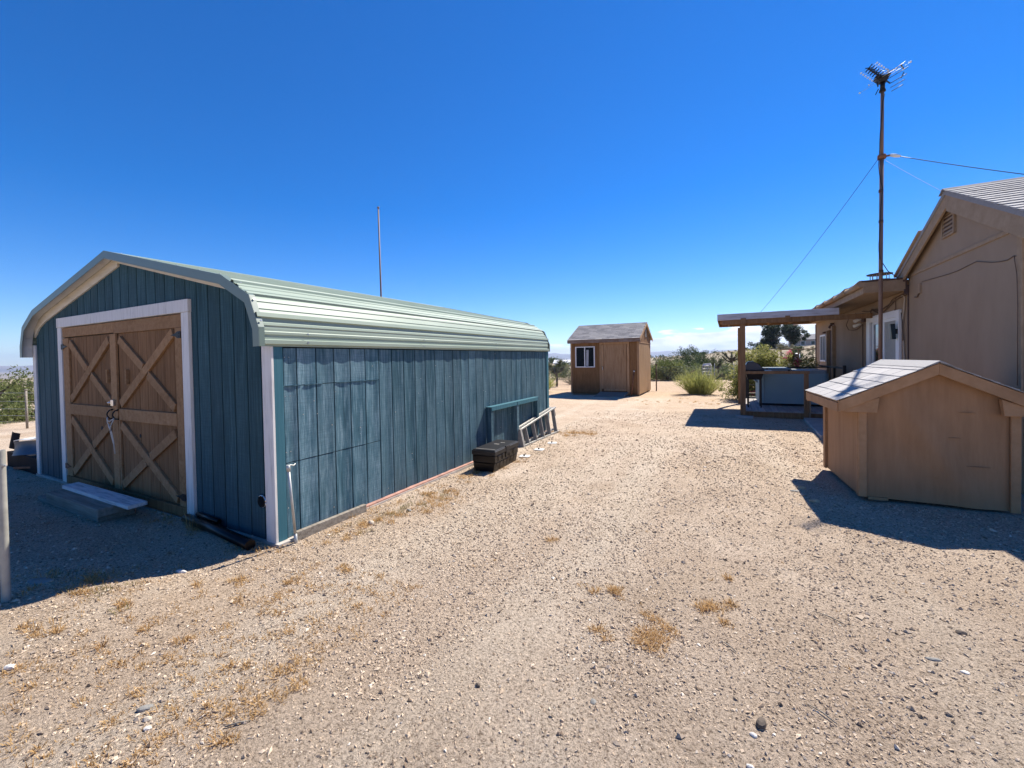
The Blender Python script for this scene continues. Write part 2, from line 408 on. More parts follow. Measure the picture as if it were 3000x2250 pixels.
t = NT('window_glass'); t.b.inputs['Transmission Weight'].default_value = 0.85; t.b.inputs['IOR'].default_value = 1.5
M['glass'] = t.set((0.75, 0.80, 0.82), 0.03, 0.0, 0.6)
M['bark'] = wood('bark', (0.05, 0.038, 0.028), (0.10, 0.078, 0.058), (0.16, 0.13, 0.10), (14, 14, 3), 0.5, 0.95, 0.7, 0.1)
M['juniper'] = leafy('juniper_foliage', (0.062, 0.086, 0.026), (0.125, 0.156, 0.048), (0.225, 0.240, 0.085))
M['juniper_dark'] = leafy('dark_juniper_foliage', (0.022, 0.042, 0.020), (0.046, 0.074, 0.032), (0.095, 0.120, 0.050))
M['pine'] = leafy('pine_foliage', (0.020, 0.034, 0.026), (0.040, 0.060, 0.042), (0.078, 0.102, 0.062))
M['rabbit'] = leafy('rabbitbrush_foliage', (0.220, 0.240, 0.068), (0.335, 0.350, 0.105), (0.440, 0.445, 0.165))
M['scrub'] = leafy('scrub_foliage', (0.085, 0.088, 0.048), (0.165, 0.155, 0.090), (0.265, 0.240, 0.150))
M['dry_shrub'] = leafy('dry_shrub_foliage', (0.19, 0.15, 0.09), (0.29, 0.235, 0.15), (0.36, 0.31, 0.21))
M['yucca'] = leafy('yucca_leaves', (0.045, 0.060, 0.028), (0.090, 0.105, 0.050), (0.170, 0.175, 0.090))
M['hedge'] = leafy('hedge_foliage', (0.130, 0.160, 0.042), (0.255, 0.280, 0.075), (0.420, 0.390, 0.150))
M['straw'] = leafy('straw_blades', (0.30, 0.165, 0.065), (0.48, 0.290, 0.120), (0.64, 0.44, 0.21), 0.75)
M['olive_weed'] = leafy('weed_blades', (0.10, 0.095, 0.035), (0.20, 0.175, 0.07), (0.32, 0.27, 0.13), 0.75)
M['petal'] = leafy('pink_petals', (0.42, 0.045, 0.10), (0.55, 0.085, 0.17), (0.65, 0.18, 0.26), 0.6)

# ground: coarse decomposed-granite gravel
t = NT('gravel_soil')
big = t.noise((1, 1, 1), 0.28, 5, 0.6); midn = t.noise((1, 1, 1), 1.6, 6, 0.65); grit = t.noise((1, 1, 1), 62.0, 6, 0.88)
c = t.ramp(midn, (0.30, (0.445, 0.345, 0.258)), (0.52, (0.542, 0.434, 0.334)), (0.72, (0.606, 0.500, 0.398)))
c = t.mix(t.rng(big, 0.42, 0.64, 0, 0.55), c, (0.480, 0.360, 0.250))
c = t.mix(t.rng(t.noise((1, 1, 1), 0.55, 4, 0.6, loc=(7, 3, 0)), 0.57, 0.72, 0, 0.45), c, (0.35, 0.258, 0.170))
lane = t.noise((1.15, 0.10, 1), 1.0, 3, 0.5, loc=(0.35, 0, 0))
c = t.mix(t.rng(lane, 0.50, 0.66, 0, 0.6), c, (0.60, 0.51, 0.405))
c = t.mix(t.rng(t.noise((1, 1, 1), 0.9, 5, 0.7, loc=(3, 9, 0)), 0.60, 0.70, 0, 0.5), c, (0.34, 0.235, 0.145))
sx = t.n('ShaderNodeSeparateXYZ'); t.l(t.tc.outputs['Object'], sx.inputs[0])
far = t.rng(t.math('ADD', sx.outputs[1], t.math('MULTIPLY', t.rng(big, 0.3, 0.7, -1, 1), 2.5)), 13.5, 19.0, 0, 0.75)
c = t.mix(far, c, (0.49, 0.355, 0.235))
r2 = t.n('ShaderNodeVectorMath', operation='LENGTH'); t.l(t.tc.outputs['Object'], r2.inputs[0])
hill = t.rng(r2.outputs['Value'], 27.0, 42.0, 0, 1)
hc = t.ramp(t.noise((1, 1, 1), 0.13, 6, 0.7), (0.35, (0.20, 0.165, 0.115)), (0.5, (0.30, 0.25, 0.18)), (0.68, (0.40, 0.34, 0.26)))
c = t.mix(hill, c, hc)
c = t.mix(1.0, c, t.ramp(grit, (0.39, (0.30, 0.265, 0.23)), (0.485, (0.93, 0.92, 0.91)), (0.60, (1.34, 1.32, 1.29))), 'MULTIPLY')
t.bump(grit, 1.0, 0.022)
M['gravel'] = t.set(c, 0.95, 0, 0.15)
t = NT('pebble_stone')
at = t.n('ShaderNodeAttribute'); at.attribute_name = 'tone'
c = t.ramp(at.outputs['Fac'], (0.0, (0.180, 0.130, 0.090)), (0.2, (0.32, 0.235, 0.165)), (0.55, (0.50, 0.385, 0.275)), (0.85, (0.58, 0.465, 0.35)), (1.0, (0.68, 0.60, 0.50)))
M['pebble'] = t.set(c, 0.85, 0, 0.25)
def rockmat(name, c): return plain(name, c, 0.85, 0, 0.25, 0.22, 22, 0.4)
M['rock_grey'] = rockmat('grey_rock', (0.235, 0.225, 0.205)); M['rock_cream'] = rockmat('cream_rock', (0.56, 0.47, 0.36))
M['rock_dark'] = rockmat('dark_rock', (0.12, 0.095, 0.075)); M['rock_white'] = rockmat('white_rock', (0.66, 0.62, 0.56)); M['brick_tan'] = rockmat('tan_brick', (0.46, 0.34, 0.22))

# ------------------------------------------------------------------ terrain
def vnoise(x, y, seed=0):
    """smooth value noise on arrays"""
    xi = np.floor(x).astype(np.int64); yi = np.floor(y).astype(np.int64); fx = x - xi; fy = y - yi
    fx = fx * fx * (3 - 2 * fx); fy = fy * fy * (3 - 2 * fy)
    def h(a, b):
        n = (a * 374761393 + b * 668265263 + seed * 974711) & 0x7fffffff
        n = ((n ^ (n >> 13)) * 1274126177) & 0x7fffffff
        return ((n ^ (n >> 16)) & 0xffff) / 65535.0
    return (h(xi, yi) * (1 - fx) + h(xi + 1, yi) * fx) * (1 - fy) + (h(xi, yi + 1) * (1 - fx) + h(xi + 1, yi + 1) * fx) * fy
def sstep(x, a, b):
    t_ = np.clip((x - a) / (b - a), 0, 1); return t_ * t_ * (3 - 2 * t_)
CREST = 150.0
def ground_z(x, y):
    x = np.asarray(x, float); y = np.asarray(y, float)
    r = np.hypot(x, y); az = np.degrees(np.arctan2(x, y))
    el = np.interp(az, [-180, -60, -30, -21, -12, -8, -3.4, -1.1, 1.1, 8, 25, 90, 150, 180], [-1.3, -1.3, -1.15, -1.0, -0.45, -0.22, 0.02, 0.30, 0.48, 0.75, 1.2, 1.3, -0.6, -1.3])
    crest = H + CREST * np.tan(np.radians(el))
    z = sstep(r, 27, CREST) * crest
    drop = sstep(r, CREST, 1300.0)
    z = z * (1 - drop) + drop * -64.0
    hills = sstep(r, 35, 90) * (1 - sstep(r, 400, 1300))
    z = z + hills * (vnoise(x / 21, y / 21, 3) - 0.5) * 0.9 + hills * (vnoise(x / 7, y / 7, 4) - 0.5) * 0.35
    # slight rise of the drive at the left of the frame
    z = z + 0.13 * sstep(-x, 2.6, 4.0) * (1 - sstep(y, 0.95, 1.9)) * (1 - sstep(r, 9, 14))
    yard = (1 - sstep(r, 26, 40))
    # no relief under the walls of the sheds and the house
    z = z + yard * ((vnoise(x / 1.3, y / 1.3, 1) - 0.5) * 0.032 + (vnoise(x / 0.33, y / 0.33, 2) - 0.5) * 0.010 + (vnoise(x / 0.12, y / 0.12, 7) - 0.5) * 0.006)
    return z
def gz(x, y): return float(ground_z(np.array([x]), np.array([y]))[0])

rr = [0.0]; r_ = 0.25
while r_ < 1500:
    rr.append(r_); r_ += max(0.03, r_ * 0.012)
rr = np.array(rr); NA = 640
# rays are packed where the lens looks
u = np.linspace(0, 1, NA, endpoint=False)
azs = np.concatenate([np.linspace(-80, 26, 440, endpoint=False), np.linspace(26, 280, NA - 440, endpoint=False)])
A, Rr = np.meshgrid(np.radians(azs), rr)
X, Y = Rr * np.sin(A), Rr * np.cos(A); Zt = ground_z(X, Y)
V = np.stack([X, Y, Zt], -1).reshape(-1, 3)
ii, jj = np.meshgrid(np.arange(len(rr) - 1), np.arange(NA), indexing='ij'); j2 = (jj + 1) % NA
F = np.stack([ii * NA + jj, ii * NA + j2, (ii + 1) * NA + j2, (ii + 1) * NA + jj], -1).reshape(-1, 4)
ground = link('ground', array_mesh('ground', V, F, M['gravel'], True), None); tag(ground, kind='structure')

# the valley floor and the ranges beyond it
t = NT('valley_floor')
c = t.ramp(t.noise((0.0011, 0.0011, 1), 1.0, 8, 0.62), (0.32, (0.145, 0.115, 0.085)), (0.48, (0.225, 0.180, 0.135)), (0.60, (0.29, 0.235, 0.18)), (0.75, (0.36, 0.30, 0.24)))
M['valley'] = t.set(c, 0.95, 0, 0.1)
n = 96; V = []; F = []
for i, r in enumerate((700, 1400, 3000, 6000, 9000, 12500)):
    for k in range(n): a = 2 * math.pi * k / n; V.append((r * math.sin(a), r * math.cos(a), -60.0))
for i in range(5):
    for k in range(n): F.append((i * n + k, i * n + (k + 1) % n, (i + 1) * n + (k + 1) % n, (i + 1) * n + k))
valley = link('valley_plain', array_mesh('valley_plain', np.array(V), np.array(F), M['valley'], False), None); tag(valley, kind='structure')
t = NT('mountain_slopes')
c = t.ramp(t.noise((0.002, 0.002, 0.006), 1.0, 7, 0.65), (0.35, (0.10, 0.08, 0.07)), (0.65, (0.23, 0.18, 0.15)))
M['mountain'] = t.set(c, 0.95, 0, 0.1)
NA2 = 720; rings = np.linspace(9000, 12400, 26); a2 = np.radians(np.linspace(0, 360, NA2, endpoint=False))
A, Rr = np.meshgrid(a2, rings); X, Y = Rr * np.sin(A), Rr * np.cos(A)
ad = np.degrees(A); ad = np.where(ad > 180, ad - 360, ad)
prof = np.interp(ad, [-180, -100, -85, -79, -76, -72, -60, -40, -26, -22.6, -21.6, -20.5, -18.5, -16, -12, -9, -7, -4, -1, 3, 8, 30, 90, 180],
                 [40, 30, 20, 32, 46, 18, 20, 60, 90, 118, 150, 112, 128, 85, 100, 128, 140, 110, 128, 140, 150, 190, 150, 40])
ridge = np.exp(-((Rr - 10600) / 800.0) ** 2)
Zm = -62 + ridge * (prof + 62) * (0.82 + 0.36 * (vnoise(X / 420, Y / 420, 9) * 0.6 + vnoise(X / 150, Y / 150, 10) * 0.4 - 0.0) - 0.14)
V = np.stack([X, Y, Zm], -1).reshape(-1, 3)
ii, jj = np.meshgrid(np.arange(len(rings) - 1), np.arange(NA2), indexing='ij'); j2 = (jj + 1) % NA2
F = np.stack([ii * NA2 + jj, ii * NA2 + j2, (ii + 1) * NA2 + j2, (ii + 1) * NA2 + jj], -1).reshape(-1, 4)
mts = link('mountains', array_mesh('mountains', V, F, M['mountain'], True), None); tag(mts, kind='structure')
# the air
hz = MB().box(-13500, 13500, -13500, 13500, -66, 260)
hm = bpy.data.materials.new('haze_air'); hm.use_nodes = True; hm.node_tree.nodes.clear()
ho = hm.node_tree.nodes.new('ShaderNodeOutputMaterial'); hv = hm.node_tree.nodes.new('ShaderNodeVolumePrincipled')
hv.inputs['Color'].default_value = (0.62, 0.76, 1.0, 1); hv.inputs['Density'].default_value = 1.0e-4; hv.inputs['Anisotropy'].default_value = 0.2
hm.node_tree.links.new(hv.outputs[0], ho.inputs['Volume'])
haze = part('haze', hz, hm, None); tag(haze, kind='stuff')
#@@STRUCT_END

# ------------------------------------------------------------------ the big teal shed
SX0, SX1, SY0, SY1, XC = -9.134, -3.526, 2.287, 8.50, -6.33
PROF = [(0.0, 2.890), (2.30, 2.372), (2.52, 2.295), (2.70, 2.165), (2.785, 2.02), (2.815, 1.90), (2.818, 1.743)]
def roof_z(x):
    d = abs(x - XC)
    for (a, za), (b, zb) in zip(PROF, PROF[1:]):
        if d <= b: return za + (zb - za) * (d - a) / max(b - a, 1e-6)
    return PROF[-1][1]
shed = thing('metal_roof_shed', 'long teal board shed with rounded pale green metal roof and crossed brown doors', 'shed', (XC, SY0, 0))
# plain walls behind the boards: these close the building
mb = MB()
ZB = 0.03
gable = [(SX0 + .03, ZB), (SX1 - .02, ZB), (SX1 - .02, 1.72), (SX1 - .03, 1.98), (XC + 2.66, 2.12), (XC + 2.40, 2.30), (XC, 2.82), (XC - 2.40, 2.30), (XC - 2.66, 2.12), (SX0 + .03, 1.98)]
mb.prism([(x, SY0 + .022, z) for x, z in gable], (0, .06, 0))
mb.prism([(x, SY1 - .07, z) for x, z in gable], (0, .06, 0))
mb.box(SX1 - .07, SX1 - .020, SY0 + .084, SY1 - .072, ZB, 1.76)
mb.box(SX0 + .03, SX0 + .09, SY0 + .084, SY1 - .072, ZB, 1.76)
part('wall', mb, M['teal_back'], shed)
part('foundation', MB().box(SX0 - .02, SX1 + .055, SY0 - .02, SY1 + .03, -.25, .026), M['concrete'], shed)
part('base_rail', MB().box(SX1 - .012, SX1 + .045, SY0 + .3, SY1, .0265, .042), M['base_rail'], shed)

def board_shape(u0, u1, bots, tops, thick, cup, put, lip=0.003, n=6):
    """one siding board: u across, profile cupped; put(u, d, z) -> 3D with d the distance out of the wall"""
    mb = MB(); rows = []
    for i in range(n + 1):
        s = i / n; uu = u0 + (u1 - u0) * s
        d = thick - cup * (1 - (2 * s - 1) ** 2)
        if i in (0, n): d -= lip
        zb = bots[0] + (bots[1] - bots[0]) * s; zt = tops(uu) if callable(tops) else tops
        rows.append((put(uu, d, zb), put(uu, d, zt), put(uu, 0.0, zb), put(uu, 0.0, zt)))
    vs = [p for r in rows for p in r]; fs = []; m = len(rows)
    flip = (Vector(rows[1][0]) - Vector(rows[0][0])).cross(Vector(rows[0][1]) - Vector(rows[0][0])).dot(Vector(rows[0][0]) - Vector(rows[0][2])) < 0
    for i in range(m - 1):
        a, b = i * 4, (i + 1) * 4
        fs += [(a, b, b + 1, a + 1), (a + 1, b + 1, b + 3, a + 3), (a + 2, b + 2, b, a)]
    fs += [(0, 1, 3, 2), ((m - 1) * 4 + 1, (m - 1) * 4, (m - 1) * 4 + 2, (m - 1) * 4 + 3)]
    if flip: fs = [f[::-1] for f in fs]
    return mb.add(vs, fs)
fr = lambda u_, d_, z_: (u_, SY0 + .021 - d_, z_)
rl = lambda x: roof_z(x) - 0.055
GRV = 0.2032
edges = [SX0 + .10]
x = -8.963
while x < SX1 - .12:
    if x > edges[0] + .04: edges.append(x)
    x += GRV * 0.998
edges.append(SX1 - .118)
DL, DR, DT = -8.150, -4.812, 2.256          # outer edges of the white door surround
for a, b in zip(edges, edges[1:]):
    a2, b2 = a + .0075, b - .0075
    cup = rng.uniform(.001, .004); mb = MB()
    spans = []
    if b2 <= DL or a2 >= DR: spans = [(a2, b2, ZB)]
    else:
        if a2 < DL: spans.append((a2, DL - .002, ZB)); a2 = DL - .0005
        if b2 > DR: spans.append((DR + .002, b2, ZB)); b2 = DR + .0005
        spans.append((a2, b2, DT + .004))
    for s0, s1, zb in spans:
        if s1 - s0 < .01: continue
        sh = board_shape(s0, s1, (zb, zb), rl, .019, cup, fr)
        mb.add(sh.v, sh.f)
    part('siding_board', mb, M['teal_front_shade'], shed)
# right-hand wall: boards with a patched panel near the corner, cut twice
sd = lambda u_, d_, z_: (SX1 - .020 + d_, u_, z_)
edges = [2.388, 2.522]; y = 2.522
while y < 8.25: y += .2037; edges.append(y)
edges[-1] = 8.405
for k, (a, b) in enumerate(zip(edges, edges[1:])):
    mb = MB(); a2, b2 = a + .0068, b - .0068
    base = .034
    if b < 3.56:
        for z0, z1, th in ((base, .695, .0165), (.702, 1.388, .0185), (1.395, 1.732, .0205)):
            cup = rng.uniform(.004, .011)
            s = board_shape(a2, b2, (z0, z0), z1, th, min(cup, th - .006), sd, n=8); mb.add(s.v, s.f)
    else:
        th = .0185 + (.004 if 4.77 < a < 5.98 else 0)
        s = board_shape(a2, b2, (base, base), 1.732, th, rng.uniform(.003, .010), sd, n=8); mb.add(s.v, s.f)
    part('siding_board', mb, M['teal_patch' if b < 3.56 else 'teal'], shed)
for z in (1.392,):
    mb = MB()
    for yy in (2.376, 2.60, 2.95, 3.14, 3.33):
        y1 = min(yy + .19, 3.517); mb.box(SX1 - .018, SX1 + rng.uniform(.0015, .0035), yy, y1, z - .0022, z + .0022)
    part('drip_ledge', mb, M['teal'], shed)
# trims
part('corner_trim', MB().box(SX1 - .128, SX1 + .006, SY0 - .012, SY0 + .012, .012, 1.75), M['white_trim'], shed, .003)
part('corner_trim', MB().box(SX1 - .018, SX1 + .004, SY0 + .0125, SY0 + .098, .012, 1.742), M['teal_trim'], shed, .002, label='teal painted corner board')
part('corner_trim', MB().box(SX1 - .018, SX1 + .012, 8.41, 8.512, .012, 1.742), M['teal_trim'], shed, .002, label='teal painted corner board')
part('corner_trim', MB().box(SX0 - .006, SX0 + .098, SY0 - .012, SY0 + .012, .012, 1.92), M['white_trim'], shed, .003)
mb = MB()
for s in (1, -1):
    for (a, za), (b, zb) in zip(PROF[:4], PROF[1:4]):
        x0, x1 = XC + s * a, XC + s * b; w = .115 if s < 0 else (.055 if a > 0 else .075)
        if s > 0 and a > 2.25: continue
        if s > 0 and a == 0: x1 = XC + 2.40; zb = roof_z(x1)
        mb.prism([(x0, SY0 - .013, za - .020), (x1, SY0 - .013, zb - .020), (x1, SY0 - .013, zb - .020 - w), (x0, SY0 - .013, za - .020 - w)], (0, .022, 0))
part('gable_fascia', mb, M['cream_trim'], shed)
# white lining under the roof edge
OV = 0.125
mb = MB()
for s in (1, -1):
    for (a, za), (b, zb) in zip(PROF, PROF[1:]):
        m = max(1, int(round(math.hypot(b - a, zb - za) / .28)))
        for q in range(m):
            x0, z0 = XC + s * (a + (b - a) * q / m), za + (zb - za) * q / m
            x1, z1 = XC + s * (a + (b - a) * (q + .97) / m), za + (zb - za) * (q + .97) / m
            d = Vector((x1 - x0, 0, z1 - z0)).normalized(); nr = Vector((d.z * s, 0, -d.x * s)); nr = nr if nr.z < 0 or abs(d.x) < .1 else -nr
            if nr.x * s > 0: nr = -nr
            o = .011 + rng.uniform(0, .0015)
            p = [Vector((x0, 0, z0)) + nr * o, Vector((x1, 0, z1)) + nr * o]
            mb.prism([(p[0].x, SY0 - OV + .004, p[0].z), (p[1].x, SY0 - OV + .004, p[1].z), (p[1].x, SY0 - .015, p[1].z), (p[0].x, SY0 - .015, p[0].z)], nr * .006)
part('soffit', mb, M['soffit_white'], shed)
# ribbed roof sheets: ribs run along the building
def arc_points(step):
    P = [Vector((a, 0, z)) for a, z in PROF]
    # soften the bends
    Q = []
    for i, (a, b) in enumerate(zip(P, P[1:])):
        L = (b - a).length; m = max(1, int(L / step))
        for q in range(m): Q.append(a.lerp(b, q / m))
    Q.append(P[-1]); return Q
Q = arc_points(.004)
for _ in range(14): Q = [Q[0]] + [(Q[i - 1] + Q[i] * 2 + Q[i + 1]) / 4 for i in range(1, len(Q) - 1)] + [Q[-1]]
cum = [0.0]
for a, b in zip(Q, Q[1:]): cum.append(cum[-1] + (b - a).length)
TOT = cum[-1]
def at_arc(s):
    s = min(max(s, 0), TOT); i = min(int(np.searchsorted(cum, s)), len(Q) - 1); i = max(i, 1)
    f = (s - cum[i - 1]) / max(cum[i] - cum[i - 1], 1e-9); p = Q[i - 1].lerp(Q[i], f)
    d = (Q[min(i + 3, len(Q) - 1)] - Q[max(i - 4, 0)]).normalized()
    return p, Vector((-d.z, 0, d.x))
def rib_h(s):
    q = (TOT - s) / .0765; k = int(math.floor(q)); f = q - k
    major = k % 3 == 0; hgt = .021 if major else .007; half = .22 if major else .14
    e = abs(f - .5)
    return hgt * min(1, max(0, (half + .10 - e) / .10))
samples = []
k = 0
while True:
    top = TOT - k * .0765
    if top < 0.06: break
    major = k % 3 == 0; half = .22 if major else .14
    for fpos in (.0, .5 - half - .10, .5 - half, .5 + half, .5 + half + .10): samples.append(top - fpos * .0765)
    k += 1
samples = sorted(set(round(s, 5) for s in samples if s > .04))
ny = 14; ys = np.linspace(SY0 - OV + .003, SY1 + .05, ny)
def sheet(s0, s1, side, lift):
    ss = [s0] + [s for s in samples if s0 < s < s1] + [s1]
    vs = []; fs = []
    for s in ss:
        p, nr = at_arc(s); p = p + nr * (rib_h(s) + lift)
        for yy in ys: vs.append((XC + side * p.x, yy, p.z))
    for i in range(len(ss) - 1):
        for j in range(ny - 1):
            f = (i * ny + j, i * ny + j + 1, (i + 1) * ny + j + 1, (i + 1) * ny + j)
            fs.append(f if side < 0 else f[::-1])
    return MB().add(vs, fs)
cuts = [.02, .68, 1.60, 2.52, TOT]
for side in (1, -1):
    for i, (a, b) in enumerate(zip(cuts, cuts[1:])):
        part('roof_sheet', sheet(a, min(b + .015, TOT), side, .0005 * (4 - i) + .001), M['sage'], shed)
mb = MB()
for side in (1, -1):
    p0, n0 = at_arc(.0); p1, n1 = at_arc(.17)
    d = (p1 - p0).normalized(); nn = Vector((-d.z, 0, d.x))
    a, b = p0 + nn * .021, p1 + nn * .021
    for j in range(ny - 1):
        q = [(XC + side * a.x, ys[j], a.z), (XC + side * b.x, ys[j], b.z), (XC + side * b.x, ys[j + 1], b.z), (XC + side * a.x, ys[j + 1], a.z)]
        mb.add(q, [(0, 1, 2, 3) if side > 0 else (3, 2, 1, 0)])
    e = p1 + nn * .002
    q = [(XC + side * b.x, ys[0], b.z), (XC + side * e.x, ys[0], e.z), (XC + side * e.x, ys[-1], e.z), (XC + side * b.x, ys[-1], b.z)]
    mb.add(q, [(0, 1, 2, 3) if side > 0 else (3, 2, 1, 0)])
part('ridge_cap', mb, M['sage'], shed)
# sheet-metal edge trim, front and back, mitred at the bends
TP = [PROF[0], PROF[1], PROF[3], PROF[5], PROF[6]]
TN = []
for i in range(len(TP)):
    ns = []
    for j in (i - 1, i):
        if 0 <= j < len(TP) - 1:
            d = Vector((TP[j + 1][0] - TP[j][0], 0, TP[j + 1][1] - TP[j][1])).normalized(); ns.append(Vector((-d.z, 0, d.x)))
    if i == 0: ns.append(Vector((-ns[0].x, 0, ns[0].z)))
    m = sum(ns, Vector((0, 0, 0))).normalized(); TN.append(m / max(m.dot(ns[0]), .3))
for (ya, yb, yo) in ((SY0 - OV - .006, SY0 - OV + .045, -1), (SY1 + .012, SY1 + .056, 1)):
    for side in (1, -1):
        for i in range(len(TP) - 1):
            pa, pb = Vector((TP[i][0], 0, TP[i][1])), Vector((TP[i + 1][0], 0, TP[i + 1][1])); na, nb = TN[i], TN[i + 1]; mb = MB()
            fy = ya if yo < 0 else yb
            X_ = lambda p, y_: (XC + side * p.x, y_, p.z)
            mb.prism([X_(pa + na * .024, fy), X_(pb + nb * .024, fy), X_(pb - nb * .062, fy), X_(pa - na * .062, fy)], (0, .004 * -yo, 0))
            g_ = .0045 if yo < 0 else 0; h_ = 0 if yo < 0 else .0045
            A = [X_(pa + na * .021, ya + g_), X_(pb + nb * .021, ya + g_), X_(pb + nb * .021, yb - h_), X_(pa + na * .021, yb - h_)]
            B_ = [X_(pa + na * .0245, ya + g_), X_(pb + nb * .0245, ya + g_), X_(pb + nb * .0245, yb - h_), X_(pa + na * .0245, yb - h_)]
            mb.hexa(A, B_) if side > 0 else mb.hexa(A[::-1], B_[::-1])
            part('rake_trim', mb, M['sage_trim'], shed)
mb = MB()
for side in (1,):
    for s in (.35, .75, 1.15, 1.55, 1.95, 2.3, 2.62, 2.85, 3.05):
        p, nr = at_arc(min(s, TOT - .03)); p = p + nr * .027
        mb.disc((XC + p.x, SY0 - OV + .022, p.z), (nr.x, 0, nr.z), .008, .006, 8)
    for s in (TOT - .04, TOT - .117):
        p, nr = at_arc(s); p = p + nr * .018
        for yy in (2.62, 4.3, 6.2, 8.1): mb.disc((XC + p.x, yy, p.z), (nr.x, 0, nr.z), .010, .007, 8)
part('roof_screw', mb, M['screw'], shed, kind='stuff')
# door surround
part('door_surround', MB().box(DL, -4.800, SY0 - .030, SY0 + .02, 2.128, DT), M['white_trim'], shed, .003)
part('door_surround', MB().box(DL + .004, -8.022, SY0 - .024, SY0 + .02, .03, 2.126), M['white_trim'], shed, .003)
part('door_surround', MB().box(-4.945, DR, SY0 - .024, SY0 + .02, .012, 2.126), M['white_trim'], shed, .003)
part('door_header', MB().box(-8.018, -6.50, SY0 - .012, SY0 + .02, 1.995, 2.118), M['door_brace'], shed, .002)
part('door_header', MB().box(-6.497, -4.950, SY0 - .012, SY0 + .02, 1.982, 2.118), M['door_brace'], shed, .002)
part('door_sill', MB().box(-8.018, -4.950, SY0 - .020, SY0 + .02, .012, .125), M['door_brown'], shed, .003)
def leaf(x0, x1, stiles, rail, braces, label):
    o = part('door', MB().box(x0, x1, SY0 + .012, SY0 + .020, .13, 1.985), M['door_brown'], shed, label=label)
    n = int(round((x1 - x0) / .0985)); w = (x1 - x0) / n
    for k in range(n):
        part('plank', MB().box(x0 + k * w + .002, x0 + (k + 1) * w - .002, SY0 + .002 + rng.uniform(0, .002), SY0 + .0115, .135, 1.975), M['door_brown'], o)
    for a, b, d in stiles: part('stile', MB().box(a, b, SY0 - d, SY0 + .0015, .132, 1.978), M['door_brace'], o, .002)
    part('rail', MB().box(rail[0], rail[1], SY0 - .026, SY0 + .0015, rail[2], rail[3]), M['door_brace'], o, .002)
    for p, q, w, y0 in braces:
        mb = MB(); P, R = Vector((p[0], 0, p[1])), Vector((q[0], 0, q[1])); dd = (R - P).normalized(); nn = Vector((-dd.z, 0, dd.x)) * w / 2
        mb.prism([tuple(Vector((0, y0, 0)) + P - nn), tuple(Vector((0, y0, 0)) + R - nn), tuple(Vector((0, y0, 0)) + R + nn), tuple(Vector((0, y0, 0)) + P + nn)], (0, SY0 + .0015 - y0, 0))
        part('brace', mb, M['door_brace'], o, .002)
    return o
B = SY0 - .025
lf = leaf(-8.005, -6.49, [(-7.985, -7.80, .020), (-6.575, -6.425, .022)], (-7.798, -6.577, .970, 1.105),
          [((-7.765, 1.165), (-6.615, 1.915), .098, B), ((-7.765, 1.915), (-7.245, 1.560), .098, B), ((-7.135, 1.485), (-6.615, 1.165), .098, B),
           ((-7.765, .905), (-6.615, .195), .098, B), ((-6.615, .905), (-7.135, .600), .098, B), ((-7.245, .530), (-7.765, .195), .098, B)], None)
rf = leaf(-6.418, -4.955, [(-5.085, -4.962, .020)], (-6.383, -5.088, .962, 1.095),
          [((-6.345, 1.150), (-5.125, 1.935), .098, B), ((-6.345, 1.905), (-5.790, 1.575), .098, B), ((-5.680, 1.495), (-5.125, 1.150), .098, B),
           ((-6.345, .905), (-5.125, .195), .098, B), ((-5.125, .885), (-5.680, .585), .098, B), ((-5.790, .525), (-6.345, .200), .098, B)], None)
part('stile', MB().box(-6.42, -6.387, SY0 - .018, SY0 + .0015, .132, .96), M['door_brace'], rf, .002)
def strap(o, x, z, s):
    mb = MB(); y0 = SY0 - .031
    mb.prism([(x, y0, z + .035), (x + s * .06, y0, z + .035), (x + s * .10, y0, z + .016), (x + s * .20, y0, z), (x + s * .10, y0, z - .016), (x + s * .06, y0, z - .035), (x, y0, z - .035)], (0, .006, 0))
    mb.disc((x + s * .03, y0, z + .015), (0, -1, 0), .006, .004, 6).disc((x + s * .03, y0, z - .015), (0, -1, 0), .006, .004, 6)
    part('hinge', mb, M['black_iron'], o)
strap(lf, -8.015, 1.865, 1); strap(lf, -8.015, .26, 1); strap(rf, -4.952, 1.905, -1); strap(rf, -4.952, .235, -1)
def hoop(o, x, z, s):
    pts = [(x, SY0 - .024, z + .055), (x, SY0 - .055, z + .05), (x - s * .022, SY0 - .068, z + .02), (x - s * .028, SY0 - .07, z), (x - s * .022, SY0 - .068, z - .02), (x, SY0 - .055, z - .05), (x, SY0 - .024, z - .055)]
    part('handle', MB().tube(pts, .008, 6), M['black_iron'], o)
hoop(lf, -6.545, 1.025, 1); hoop(rf, -6.400, 1.025, 1)
part('latch', MB().box(-6.62, -6.50, SY0 - .040, SY0 - .026, 1.150, 1.172).box(-6.530, -6.462, SY0 - .050, SY0 - .0265, 1.126, 1.196).tube([(-6.62, SY0 - .046, 1.161), (-6.55, SY0 - .046, 1.161)], .007, 6), M['chrome'], lf, .002)
part('cleat', MB().box(-6.690, -6.655, SY0 - .030, SY0 + .001, 1.395, 1.555), M['door_brace'], lf, .002)
part('cleat', MB().box(-6.200, -6.165, SY0 - .030, SY0 + .001, 1.385, 1.555), M['door_brace'], rf, .002)
part('knot_hole', MB().disc((-6.93, SY0 + .0018, .825), (0, -1, 0), .032, .002, 9), M['dark_in'], lf)
part('knot_hole', MB().disc((-5.945, SY0 + .0018, .80), (0, -1, 0), .022, .002, 7), M['dark_in'], rf)
mb = MB()
mb.tube([(-6.565, SY0 - .072, .985), (-6.54, SY0 - .078, .93), (-6.500, SY0 - .07, .875), (-6.485, SY0 - .06, .80), (-6.478, SY0 - .05, .70), (-6.470, SY0 - .045, .56)], .006, 5)
